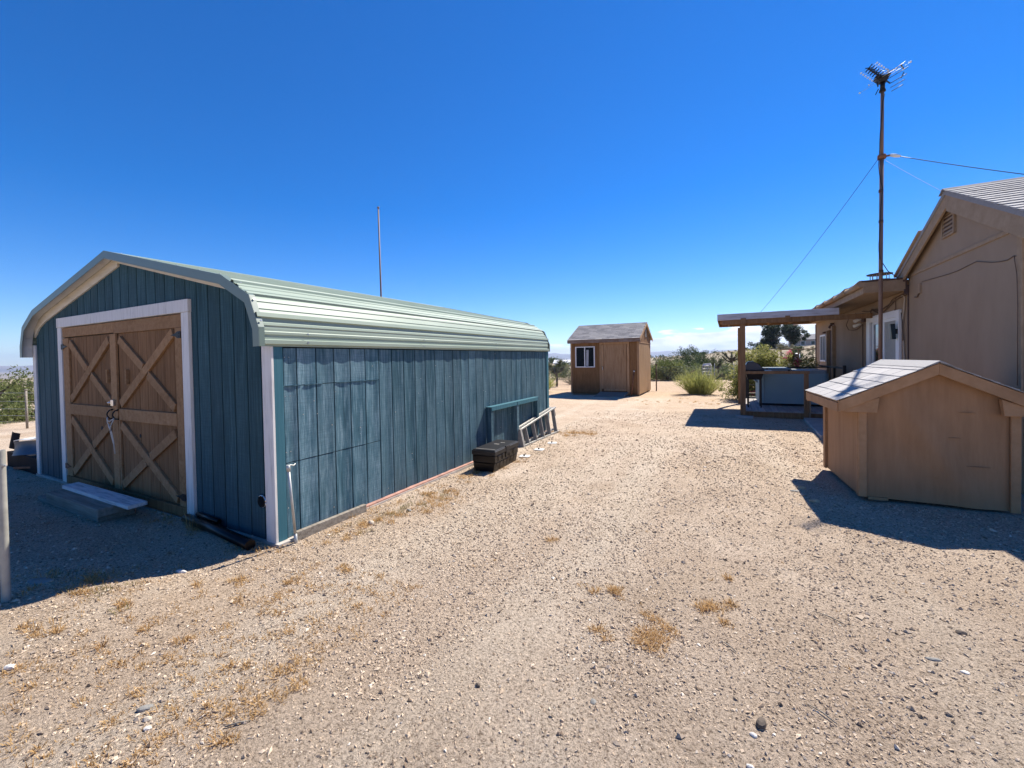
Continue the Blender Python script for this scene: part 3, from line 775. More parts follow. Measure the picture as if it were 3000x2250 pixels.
mb.tube([(-6.395, SY0 - .072, .975), (-6.42, SY0 - .08, .93), (-6.475, SY0 - .075, .880), (-6.510, SY0 - .065, .82), (-6.500, SY0 - .055, .74), (-6.492, SY0 - .047, .68)], .006, 5)
mb.tube([(-6.56, SY0 - .07, .99), (-6.52, SY0 - .085, .955), (-6.46, SY0 - .085, .95), (-6.40, SY0 - .07, .985)], .006, 5)
mb.tube([(-6.50, SY0 - .08, .90), (-6.47, SY0 - .08, .86), (-6.50, SY0 - .07, .84)], .010, 5)
solid('rope', mb, M['rope'], 'frayed white rope tied through the two black door pulls', 'rope', (-6.48, SY0 - .06, .56))
# round vent on the front beside the white corner board
part('pipe_outlet', MB().tube([(-3.700, SY0 + .001, .372), (-3.700, SY0 - .024, .372)], [.050, .050], 18).disc((-3.700, SY0 - .0245, .372), (0, -1, 0), .036, .002, 18), M['black_plastic'], shed)
part('outlet_ring', MB().tube([(-3.700 + .053 * math.cos(a), SY0 - .014, .372 + .053 * math.sin(a)) for a in np.linspace(0, 6.2832, 19)], .006, 5), M['chrome'], shed)
# angle-iron frame on the side wall
fx = SX1 + .105
part('wall_frame', MB().box(SX1 + .002, fx, 5.84, 7.76, .822, .828).box(fx - .006, fx, 5.87, 6.775, .762, .8218).box(fx - .006, fx, 6.80, 7.70, .762, .8218), M['teal_trim'], shed)
for yy in (5.86, 6.785, 7.69):
    part('frame_post', MB().box(fx - .03, fx - .008, yy, yy + .075, .03, .8205).box(SX1 + .002, fx - .031, yy, yy + .012, .03, .8205), M['teal'], shed)
# nail heads / small marks
mb = MB()
for _ in range(46):
    yy = rng.uniform(2.45, 8.3); zz = rng.uniform(.1, 1.7); mb.disc((SX1 - .001, yy, zz), (1, 0, 0), rng.uniform(.004, .007), .002, 6)
part('nail_head', mb, M['screw'], shed, kind='stuff')
mb = MB()
for (z, n_) in ((.3, 5), (.8, 5), (1.3, 5), (1.65, 5)):
    for yy in (2.40, 2.44): mb.disc((SX1 + .004, yy + rng.uniform(-.01, .01), z), (1, 0, 0), .005, .002, 6)
part('nail_head', mb, M['screw'], shed, kind='stuff')

# ------------------------------------------------------------------ around the big shed
pz = 0
mb = MB().tube([(-3.424, 2.399, -.05), (-3.418, 2.385, .09)], .015, 8).tube([(-3.418, 2.385, .09), (-3.404, 2.330, .66)], .0112, 8).tube([(-3.404, 2.330, .66), (-3.403, 2.326, .715)], .0155, 8)
sp = thing('standpipe', 'thin galvanised water pipe leaning by the white shed corner', 'pipe', (-3.424, 2.399, 0))
part('pipe', mb, M['galv'], sp)
part('handle', MB().tube([(-3.403, 2.326, .70), (-3.402, 2.345, .712), (-3.402, 2.375, .700), (-3.402, 2.395, .712)], .006, 6), M['galv'], sp)
solid('timber', MB().bar((-3.462, 2.42, .043), (-3.452, 3.22, .043), .042, .088), M['grey_wood'], 'grey weathered two-by-four lying along the foot of the teal side wall', 'timber', (-3.46, 2.42, 0), bevel=.004)
# doorstep: old timbers with a white plank on top
st = thing('doorstep', 'low grey weathered timber step in front of the brown shed doors', 'step', (-6.4, 1.95, 0))
part('board', MB().box(-7.38, -5.74, 1.832, 2.14, .0, .055), M['grey_wood'], st, .006)
part('board', MB().box(-7.05, -5.69, 1.815, 2.155, .057, .148), M['grey_wood'], st, .008)
solid('plank', MB().hexa([(-7.07, 1.955, .150), (-5.38, 1.945, .150), (-5.39, 2.115, .150), (-7.08, 2.105, .150)], [(-7.07, 1.955, .190), (-5.38, 1.945, .190), (-5.39, 2.115, .190), (-7.08, 2.105, .190)]), M['white_worn'],
      'worn white painted plank lying on the grey timber doorstep', 'plank', (-6.2, 2.03, .15), bevel=.004)
bp = thing('drain_pipe', 'black plastic pipe lying on the dirt at the foot of the teal front', 'pipe', (-4.2, 2.19, 0))
part('pipe', MB().tube([(-4.90, 2.235, .045), (-4.3, 2.20, .045), (-3.66, 2.135, .045)], .045, 12), M['black_plastic'], bp)
part('pipe', MB().tube([(-4.74, 2.262, .105), (-4.33, 2.245, .100)], .022, 8), M['black_plastic'], bp)
# galvanised fence post at the left edge of the picture
gx, gy = -4.085, .862; g0 = gz(gx, gy)
fp = thing('fence_post', 'round galvanised fence post with a bolt through it at the left edge', 'post', (gx, gy, g0))
part('pole', MB().tube([(gx, gy, g0 - .1), (gx, gy, g0 + .5), (gx + .002, gy, 1.082)], .0215, 20, cap=False).tube([(gx + .002, gy, 1.082), (gx + .002, gy, 1.08), (gx + .002, gy, 1.02)], [.0215, .017, .017], 20, cap=False), M['post_galv'], fp)
part('bolt', MB().tube([(gx - .045, gy - .005, .990), (gx + .05, gy + .012, .985)], .0045, 7).disc((gx + .024, gy + .006, .986), (1, .2, 0), .009, .008, 6), M['galv'], fp)
# scrap heap beyond the shed's left corner
def bent_sheet(p, u, v, nu, nv, f, thick=.006):
    p, u, v = Vector(p), Vector(u), Vector(v); nr = u.cross(v).normalized(); vs = []; fs = []
    for i in range(nu + 1):
        for j in range(nv + 1): vs.append(tuple(p + u * (i / nu) + v * (j / nv) + nr * f(i / nu, j / nv)))
    m = len(vs); vs += [tuple(Vector(q) + nr * thick) for q in vs]; w = nv + 1
    for i in range(nu):
        for j in range(nv):
            a = i * w + j; fs += [(a, a + w, a + w + 1, a + 1), (m + a, m + a + 1, m + a + w + 1, m + a + w)]
    for i in range(nu): fs += [(i * w, m + i * w, m + (i + 1) * w, (i + 1) * w), (i * w + nv, (i + 1) * w + nv, m + (i + 1) * w + nv, m + i * w + nv)]
    for j in range(nv): fs += [(j, j + 1, m + j + 1, m + j), (nu * w + j, m + nu * w + j, m + nu * w + j + 1, nu * w + j + 1)]
    return MB().add(vs, fs)
def ragged(a, b): return 0
sb = bent_sheet((-10.12, 2.255, .20), (.94, .095, .10), (.0, .03, .22), 16, 8, lambda u, v: .035 * math.sin(u * 5 + v * 2) - .05 * math.sin(v * 2.6))
solid('scrap_sheet', sb, M['blue_scrap'], 'curved blue-grey metal sheet in the scrap heap by the left wall of the teal shed', 'scrap metal', (-9.6, 2.3, .2))
solid('sunlit_flange', bent_sheet((-10.14, 2.28, .425), (.97, .10, .105), (.0, .14, .012), 14, 2, lambda u, v: .008 * math.sin(u * 9), .012), M['porcelain'], 'sunlit top edge of the curved scrap sheet, its sunlight put in as white', 'scrap metal', (-9.6, 2.35, .45))  # sheet's bent top edge; its sunlight is put into the white colour
dk_ = bent_sheet((-9.74, 2.50, .46), (.58, .04, .16), (.0, .05, .17), 14, 3, lambda u, v: .014 * math.sin(u * 30))
dk_.v = [(x_, y_, z_ + (.028 * math.sin(x_ * 47) + .02 * math.sin(x_ * 23) if z_ > .58 else 0)) for x_, y_, z_ in dk_.v]
solid('scrap_sheet', dk_, M['tar_metal'], 'jagged dark corrugated sheet on top of the scrap heap', 'scrap metal', (-9.45, 2.5, .5))
solid('scrap_sheet', bent_sheet((-10.62, 2.34, .28), (.26, .01, -.02), (.02, .04, .26), 4, 4, lambda u, v: .02 * math.sin(u * 4)), M['tar_metal'], 'small dark sheet standing at the left edge behind the galvanised post', 'scrap metal', (-10.5, 2.35, .3))
mb = MB().box(-10.5, -9.16, 2.285, 3.2, -.02, .235)  # near-black box stands in for the shade in the void below the sheet
for k in range(9): mb.bar((-10.45 + k * .135, 2.33 + .03 * (k % 3), .05 + .05 * (k % 2)), (-10.25 + k * .135, 2.75, .20 + .05 * (k % 3)), .12, .05)
solid('scrap_void_fill', mb, M['tar_metal'], 'dark scrap bars and a near-black box painted as the shadowy void under the heap', 'scrap', (-9.8, 2.7, 0))
solid('scrap_timber', MB().bar((-10.0, 2.26, .02), (-9.25, 2.33, .10), .05, .03), M['rust'], 'rusty bar poking out under the curved scrap sheet', 'bar', (-9.6, 2.3, 0))
# thin aerial rod behind the shed
solid('bare_pole', MB().tube([(-9.78, 10.0, 0), (-9.80, 10.0, 3.2), (-9.835, 10.0, 6.42)], [.030, .028, .020], 8).disc((-9.836, 10.0, 6.42), (0, 0, 1), .034, .05, 8), M['mast'],
      'tall thin bare pole rising behind the green shed roof', 'pole', (-9.78, 10.0, 0))

# black truck toolbox
tb = thing('toolbox', 'black plastic truck-bed toolbox standing against the teal side wall', 'toolbox', (-3.13, 5.48, 0), .035)
def local_mb(f): mb = MB(); f(mb); return mb
w, L, hb, hl = .185, .395, .235, .315
mb = MB()
mb.hexa([(-w + .015, -L + .014, .0), (w - .03, -L + .014, .0), (w - .03, L - .03, .0), (-w + .015, L - .03, .0)], [(-w + .008, -L + .008, .13), (w - .012, -L + .008, .13), (w - .012, L - .012, .13), (-w + .008, L - .012, .13)])
mb.box(-w + .004, w - .004, -L + .004, L - .004, .1305, hb)
part('body', mb, M['black_plastic'], tb, .008, local=True)
mb = MB(); mb.box(-w - .006, w + .006, -L - .006, L + .006, hb + .002, hl - .012); mb.box(-w + .006, w - .006, -L + .008, L - .008, hl - .0125, hl)
part('lid', mb, M['black_lid'], tb, .007, local=True)
for k, yy in enumerate((-.30, -.17, -.055, .06, .20)):
    part('rib', MB().box(w - .0035, w + .004, yy, yy + (.09 if k in (0, 4) else .05), .15, .222), M['black_plastic'], tb, .003, local=True)
for k in range(6):
    part('skid_rib', MB().hexa([(w - .055, -.33 + k * .115, .002), (w - .03, -.33 + k * .115, .002), (w - .03, -.285 + k * .115, .002), (w - .055, -.285 + k * .115, .002)],
                               [(w - .025, -.33 + k * .115, .125), (w - .008, -.33 + k * .115, .125), (w - .008, -.285 + k * .115, .125), (w - .02, -.285 + k * .115, .125)]), M['black_plastic'], tb, local=True)
part('latch', MB().box(w - .05, w + .012, -.06, .07, hl - .045, hl + .004).box(w + .004, w + .010, -.05, .06, hb - .03, hl - .0455), M['black_lid'], tb, .004, local=True)
part('lid_groove', MB().box(-w + .03, w - .03, -L + .06, -L + .072, hl + .0005, hl + .003).box(-.05, .03, .02, .05, hl + .0005, hl + .004).box(-.01, .06, .16, .18, hl + .0005, hl + .003), M['alu_white'], tb, local=True)

# aluminium stepladder lying on its side against the wall
ld = thing('stepladder', 'folded aluminium stepladder lying on its side against the teal wall', 'ladder', (-3.35, 7.6, 0))
bot0, bot1 = Vector((-3.335, 6.86, .02)), Vector((-3.315, 8.52, .02))
top0, top1 = Vector((-3.425, 6.90, .300)), Vector((-3.430, 8.62, .515))
outn = Vector((1, 0, .25)).normalized()
def rail(a, b): return MB().bar(a, b, .030, .062, up=outn)
part('rail', rail(bot0, bot1), M['alu'], ld, .003)
part('rail', rail(top0, top1), M['alu'], ld, .003)
sh = Vector((-.085, .0, .012))
part('back_rail', rail(bot0 + sh, bot1 + sh + Vector((0, -.10, .04))), M['alu'], ld, .002)
part('back_rail', rail(top0 + Vector((-.07, 0, .022)), top1 + Vector((-.05, -.12, .01))), M['alu'], ld, .002)
for k in range(5):
    f = .10 + k * .205
    a, b = bot0.lerp(bot1, f), top0.lerp(top1, f)
    d = (b - a).normalized(); a, b = a + d * .014, b - d * .014
    part('tread', MB().bar(a, b, .075, .022, up=(0, 1, 0)), M['alu_white'], ld, .002)
for k in range(3):
    f = .2 + k * .27; part('back_brace', MB().bar((bot0 + sh).lerp(bot1 + sh, f), (top0 + sh).lerp(top1 + sh * .6, f), .012, .02, up=(0, 1, 0)), M['alu'], ld)
part('top_cap', MB().hexa([tuple(bot0 + Vector((-.10, -.075, -.02))), tuple(bot0 + Vector((.035, -.075, -.02))), tuple(bot0 + Vector((.035, .0, -.02))), tuple(bot0 + Vector((-.10, .0, -.02)))],
                          [tuple(top0 + Vector((-.09, -.075, .02))), tuple(top0 + Vector((.03, -.075, .02))), tuple(top0 + Vector((.03, .0, .02))), tuple(top0 + Vector((-.09, .0, .02)))]), M['alu_white'], ld, .004)
part('spreader', MB().bar(top1 + Vector((.01, -.06, -.01)), top1 + Vector((.03, -.02, -.18)), .006, .015), M['alu'], ld)
for k, (x, y, lab) in enumerate(((-2.975, 6.14, 'white plastic cover plate on the gravel nearest the black toolbox'), (-2.965, 6.70, 'middle one of the three white plates lying beside the ladder'), (-2.975, 7.33, 'white plate on the gravel at the far end of the row, by the dry grass'))):
    z = gz(x, y)
    o = thing('cover_plate', lab, 'plate', (x, y, z), rng.uniform(-.3, .3), 'white plates in a row beside the ladder')
    part('plate', MB().hexa([(-.085, -.07, .002), (.085, -.06, .002), (.075, .07, .004), (-.08, .06, .004)], [(-.085, -.07, .012), (.085, -.06, .012), (.075, .07, .016), (-.08, .06, .014)]), M['porcelain'], o, .003, local=True)
    part('knob', MB().disc((-.01, .0, .013), (0, 0, 1), .016, .02, 8), M['black_iron'], o, local=True)
#@@SHED_END

# ------------------------------------------------------------------ shingles, laid one by one
def shingles(parent, origin, u, v, width, length, tab, expo, mat, seed, lift=.004, thick=.006, local=False, cap=300, jitter=.004, skip=None):
    """courses start at origin (eave), u along the eave, v up the slope; returns the count"""
    r = random.Random(seed)
    W = Matrix() if local else WORLD_OF[parent].inverted()
    O, U, Vv = Vector(origin), Vector(u).normalized(), Vector(v).normalized(); N = U.cross(Vv).normalized()
    if N.z < 0: N = -N; 
    flip = U.cross(Vv).dot(N) < 0
    cache = {}; n = 0; rows = int(math.ceil(length / expo)); rest = MB()
    for k in range(rows):
        off = -tab * (.5 if k % 2 else 0) - r.uniform(0, .04); x = off
        v0 = k * expo; v1 = min(v0 + expo * 1.35, length)
        while x < width - 1e-3:
            a, b = max(x, 0), min(x + tab, width); x += tab
            if b - a < .03: continue
            a += .004; b -= .004; L = round((v1 - v0), 3); key = (round(b - a, 3), L)
            if key not in cache:
                w_, l_ = b - a, v1 - v0
                m_ = MB().hexa([(0, 0, 0), (w_, 0, 0), (w_, l_, 0), (0, l_, 0)], [(0, 0, thick), (w_, 0, thick), (w_, l_, thick * .5), (0, l_, thick * .5)])
                if flip: m_.f = [f[::-1] for f in m_.f]
                me = m_.mesh('shingle'); me.materials.append(mat); cache[key] = me
            tilt = lift + r.uniform(0, .003)
            A = O + U * a + Vv * (v0 - r.uniform(0, jitter)) + N * tilt
            V2 = (Vv * 1.0 - N * (tilt * .9 / max(v1 - v0, .05))).normalized(); N2 = U.cross(V2) if not flip else -U.cross(V2)
            Mx = Matrix(((U.x, V2.x, N2.x, A.x), (U.y, V2.y, N2.y, A.y), (U.z, V2.z, N2.z, A.z), (0, 0, 0, 1)))
            if n < cap:
                o = bpy.data.objects.new('shingle', cache[key]); COL.objects.link(o); o.parent = parent; o.matrix_local = W @ Mx; n += 1
            else:
                me = cache[key]; rest.add([tuple(Mx @ vv.co) for vv in me.vertices], [tuple(p.vertices) for p in me.polygons])
    if rest.v: part('shingle_field', rest, mat, parent, kind='stuff')
    return n
def slat_vent(parent, cx, cy, z0, z1, w, axis, out, nsl, mat, dark):
    """louvre vent on a wall; axis 'y' lies along Y and faces -X/+X by the sign of out"""
    P = lambda a, d, z: (cx + d * out, cy + a, z) if axis == 'y' else (cx + a, cy + d * out, z)
    def bx(a0, a1, d0, d1, zz0, zz1):
        p, q = P(a0, d0, zz0), P(a1, d1, zz1); return MB().box(p[0], q[0], p[1], q[1], zz0, zz1)
    v = part('vent', bx(-w / 2, w / 2, .001, .006, z0, z1), dark, parent)
    f = bx(-w / 2 - .02, -w / 2 + .012, .0, .03, z0 - .02, z1 + .02)
    for q in (bx(w / 2 - .012, w / 2 + .02, .0, .03, z0 - .02, z1 + .02), bx(-w / 2 + .0125, w / 2 - .0125, 0, .028, z0 - .02, z0 + .012), bx(-w / 2 + .0125, w / 2 - .0125, 0, .028, z1 - .012, z1 + .02)): f.add(q.v, q.f)
    part('frame', f, mat, v)
    for k in range(nsl):
        za = z0 + .014 + (z1 - z0 - .02) * (k + .15) / nsl; zb = za + (z1 - z0) / nsl * .52
        a, b = -w / 2 + .013, w / 2 - .013
        s = MB().hexa([P(a, .024, za), P(b, .024, za), P(b, .008, zb), P(a, .008, zb)], [P(a, .027, za + .006), P(b, .027, za + .006), P(b, .011, zb + .006), P(a, .011, zb + .006)])
        part('slat', s, mat, v)

t = NT('dark_window_pane'); M['pane'] = t.set((0.010, 0.014, 0.020), 0.04, 0.0, 0.6)
t = NT('sky_window_pane'); M['pane_sky'] = t.set((0.10, 0.13, 0.16), 0.03, 0.35, 0.7)

# ------------------------------------------------------------------ the small brown shed at the end of the yard
BX0, BX1, BY0, BY1 = -6.165, -3.274, 17.46, 20.25
ss = thing('garden_shed', 'small brown wooden shed with grey shingle roof at the end of the yard', 'shed', (-4.7, BY0, 0))
RY, RZ, SL = 18.92, 3.065, .452
def rz_(y): return RZ - SL * abs(y - RY)
def pbox(*a): return MB().box(*a)
part('wall', pbox(BX0, BX1 - .002, BY0, BY0 + .03, .06, 2.31), M['shed_brown'], ss, label='shaded front wall of brown boards')
part('wall', MB().prism([(BX1 - .03, BY0 + .031, .06), (BX1 - .03, BY1, .06), (BX1 - .03, BY1, rz_(BY1) - .05), (BX1 - .03, RY, RZ - .05), (BX1 - .03, BY0 + .031, rz_(BY0) - .05)], (.03, 0, 0)), M['shed_side'], ss)
part('wall', MB().prism([(BX0, BY0 + .031, .06), (BX0, BY1, .06), (BX0, BY1, rz_(BY1) - .05), (BX0, RY, RZ - .05), (BX0, BY0 + .031, rz_(BY0) - .05)], (.03, 0, 0)), M['shed_brown'], ss)
part('wall', pbox(BX0 + .031, BX1 - .031, BY1 - .03, BY1, .06, 2.36), M['shed_brown'], ss)
part('skid', pbox(BX0 + .05, BX1 - .02, BY0 + .12, BY0 + .22, -.06, .058).box(BX0 + .05, BX1 - .02, BY1 - .25, BY1 - .15, -.1, .058), M['grey_wood'], ss)
for x in (BX0 + .001, BX1 - .072): part('corner_trim', pbox(x, x + .07, BY0 - .016, BY0 - .001, .05, 2.22), M['shed_trim'], ss)
part('corner_trim', pbox(BX1 + .001, BX1 + .015, BY0 - .014, BY0 + .05, .05, 2.25), M['shed_trim'], ss)
part('gable_trim', pbox(BX1 + .001, BX1 + .014, BY0 + .06, BY1 - .02, 2.165, 2.20), M['shed_trim'], ss)
part('gable_panel', MB().prism([(BX1 + .001, BY0 + .10, 2.203), (BX1 + .001, BY1 - .14, 2.203), (BX1 + .001, BY1 - .12, rz_(BY1) - .09), (BX1 + .001, RY, RZ - .09), (BX1 + .001, BY0 + .08, rz_(BY0) - .09)], (.006, 0, 0)), M['shed_brown'], ss)
slat_vent(ss, BX1 + .0075, RY, 2.46, 2.78, .22, 'y', 1, 5, M['alu_white'], M['dark_in'])
E0, E1 = BY0 - .13, BY1 + .17
for (ya, yb) in ((E0, RY), (RY, E1)):
    part('roof', MB().hexa([(BX0 - .08, ya, rz_(ya) - .045), (BX1 + .07, ya, rz_(ya) - .045), (BX1 + .07, yb, rz_(yb) - .045), (BX0 - .08, yb, rz_(yb) - .045)],
                           [(BX0 - .08, ya, rz_(ya)), (BX1 + .07, ya, rz_(ya)), (BX1 + .07, yb, rz_(yb)), (BX0 - .08, yb, rz_(yb))]), M['shingle'], ss)
    for xx in (BX0 - .10, BX1 + .0705):
        part('rake_board', MB().prism([(xx, ya, rz_(ya) + .012), (xx, yb, rz_(yb) + .012), (xx, yb, rz_(yb) - .11), (xx, ya, rz_(ya) - .13)], (.018, 0, 0)), M['shed_trim'], ss)
part('fascia', pbox(BX0 - .08, BX1 + .07, E0 - .022, E0 - .001, rz_(E0) - .14, rz_(E0) + .004), M['fascia_worn'], ss)
shingles(ss, (BX0 - .09, E0 - .03, rz_(E0 - .03) + .001), (1, 0, 0), (0, 1, SL), BX1 - BX0 + .17, math.hypot(RY - E0 + .03, (RY - E0) * SL), .305, .142, M['shingle'], 3, lift=.013, thick=.014)
part('ridge_cap', MB().prism([(BX0 - .1, RY - .12, rz_(RY - .12) + .012), (BX0 - .1, RY, RZ + .018), (BX0 - .1, RY + .12, rz_(RY + .12) + .012), (BX0 - .1, RY, RZ + .004)], (BX1 - BX0 + .19, 0, 0)), M['shingle'], ss)
wd = part('window', pbox(-5.925, -5.105, BY0 - .008, BY0 - .001, 1.20, 2.045), M['pane'], ss)
f = pbox(-5.945, -5.90, BY0 - .03, BY0 - .001, 1.175, 2.065)
for a in ((-5.13, -5.085, BY0 - .03, BY0 - .001, 1.175, 2.065), (-5.8995, -5.1305, BY0 - .029, BY0 - .0085, 2.028, 2.065), (-5.8995, -5.1305, BY0 - .029, BY0 - .0085, 1.175, 1.215), (-5.545, -5.505, BY0 - .024, BY0 - .0085, 1.2155, 2.0275)): f.box(*a)
part('frame', f, M['vinyl'], wd)
mb = MB()
for k in range(3): mb.tube([(-5.87, BY0 - .009, 1.30 + .09 * k), (-5.75, BY0 - .0095, 1.33 + .1 * k), (-5.57, BY0 - .009, 1.33 + .12 * k)], .012, 5)
part('hanging_cloth', bent_sheet((-5.47, BY0 - .0105, 1.24), (.10, 0, 0), (.02, 0, .68), 5, 6, lambda a, b: .002 * math.sin(a * 6)), M['curtain'], wd)
dr = part('door', pbox(-4.705, -3.775, BY0 - .014, BY0 - .001, .275, 2.125), M['shed_trim'], ss, label='plain brown plywood door')
part('handle', MB().box(-4.765, -4.735, BY0 - .05, BY0 - .031, 1.05, 1.21).disc((-4.75, BY0 - .05, 1.16), (0, -1, 0), .022, .03, 8), M['chrome'], dr)
for z in (.44, 1.93): part('hinge', MB().prism([(-3.78, BY0 - .018, z - .03), (-3.78, BY0 - .018, z + .03), (-3.96, BY0 - .018, z + .01), (-3.96, BY0 - .018, z - .01)], (0, .0035, 0)), M['shed_trim'], dr)
for a in ((-4.885, -4.80, .06, 2.13), (-3.745, -3.655, .06, 2.13), (-4.795, -4.715, .28, 2.11)): part('door_casing', pbox(a[0], a[1], BY0 - .03, BY0 - .001, a[2], a[3]), M['shed_trim'], ss)
part('door_casing', pbox(-4.885, -3.655, BY0 - .034, BY0 - .001, 2.132, 2.215), M['shed_trim'], ss)
part('threshold', pbox(-4.70, -3.78, BY0 - .06, BY0 - .001, .195, .272), M['shed_trim'], ss)
solid('ramp', MB().hexa([(-4.90, 16.56, -.02), (-3.70, 16.54, -.02), (-3.70, 17.40, -.02), (-4.86, 17.40, -.02)], [(-4.90, 16.56, .018), (-3.70, 16.54, .018), (-3.70, 17.40, .155), (-4.86, 17.40, .155)]), M['grey_wood'], 'grey wooden ramp up to the brown shed door', 'ramp', (-4.3, 16.6, 0), bevel=.005)
ps = thing('leaning_pole', 'short reddish pole leaning on the brown shed to the right of its door', 'pole', (-3.52, 17.20, 0))
part('shaft', MB().tube([(-3.53, 17.12, 0), (-3.46, 17.40, .98)], .024, 8), M['rust'], ps)
part('tip', MB().disc((-3.46, 17.40, .98), (.07, .28, .98), .032, .05, 8), M['porcelain'], ps)

# ------------------------------------------------------------------ house on the right: gabled block and flat-roofed wing
HX = 2.90
hs = thing('house', 'tan painted house with vented gable wall and low flat-roofed wing', 'house', (HX, 8.5, 0))
RYH, RZH, SLH = 8.41, 3.94, .46
hz_ = lambda y: RZH - SLH * abs(y - RYH)
part('wall', MB().prism([(HX, 6.80, -.1), (HX, 10.20, -.1), (HX, 10.20, hz_(10.2) - .07), (HX, RYH, RZH - .07), (HX, 6.80, hz_(6.8) - .07)], (6.0, 0, 0)), M['house'], hs, label='gabled wall')
part('wall', pbox(HX + .03, 8.2, 10.201, 19.80, -.1, 2.74), M['house'], hs, label='wall of the low wing')
RX = 2.80
for (ya, yb) in ((6.42, RYH), (RYH, 10.41)):
    part('roof', MB().hexa([(RX - .015, ya, hz_(ya) - .062), (9.2, ya, hz_(ya) - .062), (9.2, yb, hz_(yb) - .062), (RX - .015, yb, hz_(yb) - .062)],
                           [(RX - .015, ya, hz_(ya)), (9.2, ya, hz_(ya)), (9.2, yb, hz_(yb)), (RX - .015, yb, hz_(yb))]), M['shingle'], hs)
part('rake_board', MB().prism([(RX, 6.43, hz_(6.43) - .063), (RX, RYH, RZH - .063), (RX, RYH, RZH - .30), (RX, 6.43, hz_(6.43) - .30)], (.03, 0, 0)), M['house_trim'], hs, .003)
part('rake_board', MB().prism([(RX, RYH + .001, RZH - .063), (RX, 10.40, hz_(10.40) - .063), (RX, 10.40, hz_(10.40) - .235), (RX, RYH + .001, RZH - .25)], (.03, 0, 0)), M['house_trim'], hs, .003)
part('rake_soffit', MB().prism([(RX + .031, 6.6, hz_(6.6) - .066), (RX + .031, RYH, RZH - .066), (RX + .031, 10.38, hz_(10.38) - .066), (RX + .031, 10.38, hz_(10.38) - .10), (RX + .031, RYH, RZH - .10), (RX + .031, 6.6, hz_(6.6) - .10)], (.068, 0, 0)), M['house_dark'], hs)
part('roof_strip', MB().hexa([(RX - .045, 9.28, hz_(9.28) + .004), (9.1, 9.28, hz_(9.28) + .004), (9.1, 10.46, hz_(10.46) + .004), (RX - .045, 10.46, hz_(10.46) + .004)],
                             [(RX - .045, 9.28, hz_(9.28) + .055), (9.1, 9.28, hz_(9.28) + .07), (9.1, 10.46, hz_(10.46) + .07), (RX - .045, 10.46, hz_(10.46) + .055)]), M['house_trim'], hs, .01)
shingles(hs, (RX - .03, 6.40, hz_(6.40) + .001), (1, 0, 0), (0, 1, SLH), 6.4, math.hypot(RYH - 6.40, (RYH - 6.40) * SLH), .333, .145, M['shingle_pale'], 8, lift=.012, thick=.010, jitter=.012)
part('ridge_cap', MB().prism([(RX - .04, RYH - .13, hz_(RYH - .13) + .016), (RX - .04, RYH, RZH + .03), (RX - .04, RYH + .13, hz_(RYH + .13) + .016), (RX - .04, RYH, RZH + .005)], (6.4, 0, 0)), M['shingle'], hs)
part('batten', pbox(HX - .018, HX - .001, 6.95, 10.02, 2.955, 3.005), M['house_trim'], hs, .003)
part('corner_trim', pbox(HX - .015, HX + .02, 10.17, 10.212, .0, 2.82), M['house_dark'], hs)
part('corner_trim', pbox(HX - .02, HX - .001, 6.78, 6.88, .0, 3.03), M['house_trim'], hs)
part('corner_trim', pbox(HX - .001, HX + .10, 6.775, 6.799, .0, 3.03), M['house_trim'], hs)
slat_vent(hs, HX - .001, 8.575, 3.325, 3.645, .37, 'y', -1, 5, M['house_trim'], M['house_dark'])
part('wall_block', pbox(HX - .05, HX - .001, 7.60, 7.65, 3.30, 3.37), M['house_dark'], hs)
part('conduit_box', pbox(HX - .03, HX - .001, 9.60, 9.66, 2.60, 2.76), M['house_trim'], hs)
cw = [(9.86, 2.56), (9.76, 2.55), (9.66, 2.62)]
part('cable', MB().tube([(HX - .012, y, z) for y, z in cw], .012, 6), M['cable_brown'], hs)
cw = [(9.58, 2.785), (9.2, 2.77), (8.6, 2.745), (8.29, 2.745), (8.0, 2.765), (7.79, 2.775), (7.6, 2.73), (7.42, 2.69), (7.25, 2.665), (7.09, 2.655), (6.98, 2.675), (6.88, 2.66)]
part('cable', MB().tube([(HX - .006, y, z) for y, z in cw], .0055, 6), M['cable_brown'], hs)
part('cable', MB().tube([(HX - .03, 6.90, 2.67), (HX - .034, 6.88, 2.6), (HX - .034, 6.84, 2.45), (HX - .034, 6.82, 2.1), (HX - .034, 6.82, 1.2)], .004, 6), M['cable_brown'], hs)
# wing roof, eave and fascia
part('roof', pbox(2.26, 8.6, 10.46, 20.05, 2.755, 2.925).box(2.26, HX - .16, 10.16, 10.459, 2.755, 2.925), M['house_trim'], hs)
part('roofing', pbox(2.21, 8.62, 10.47, 20.08, 2.926, 2.955).box(2.21, 2.86, 10.13, 10.469, 2.926, 2.955), M['house_dark'], hs)
part('fascia', pbox(2.235, HX - .06, 10.135, 10.158, 2.715, 2.924), M['house_trim'], hs, .003)
part('fascia', pbox(2.235, 2.2585, 10.16, 20.05, 2.705, 2.83), M['house_trim'], hs, .003)
for k in range(9):
    y0 = 10.14 + k * 1.1; dz = .008 * math.sin(k * 2.1)
    part('eave_cap', MB().tube([(2.205, y0, 2.895 + dz), (2.205, y0 + .35, 2.885 + dz), (2.205, y0 + .75, 2.872), (2.205, y0 + 1.09, 2.888 - dz)], [.068, .060, .052, .056], 9), M['house_trim'], hs)
part('drip_flashing', bent_sheet((2.80, 10.12, 2.93), (.06, .0, .0), (.02, .01, -.28), 3, 5, lambda a, b: .02 * math.sin(b * 4)), M['house_dark'], hs)
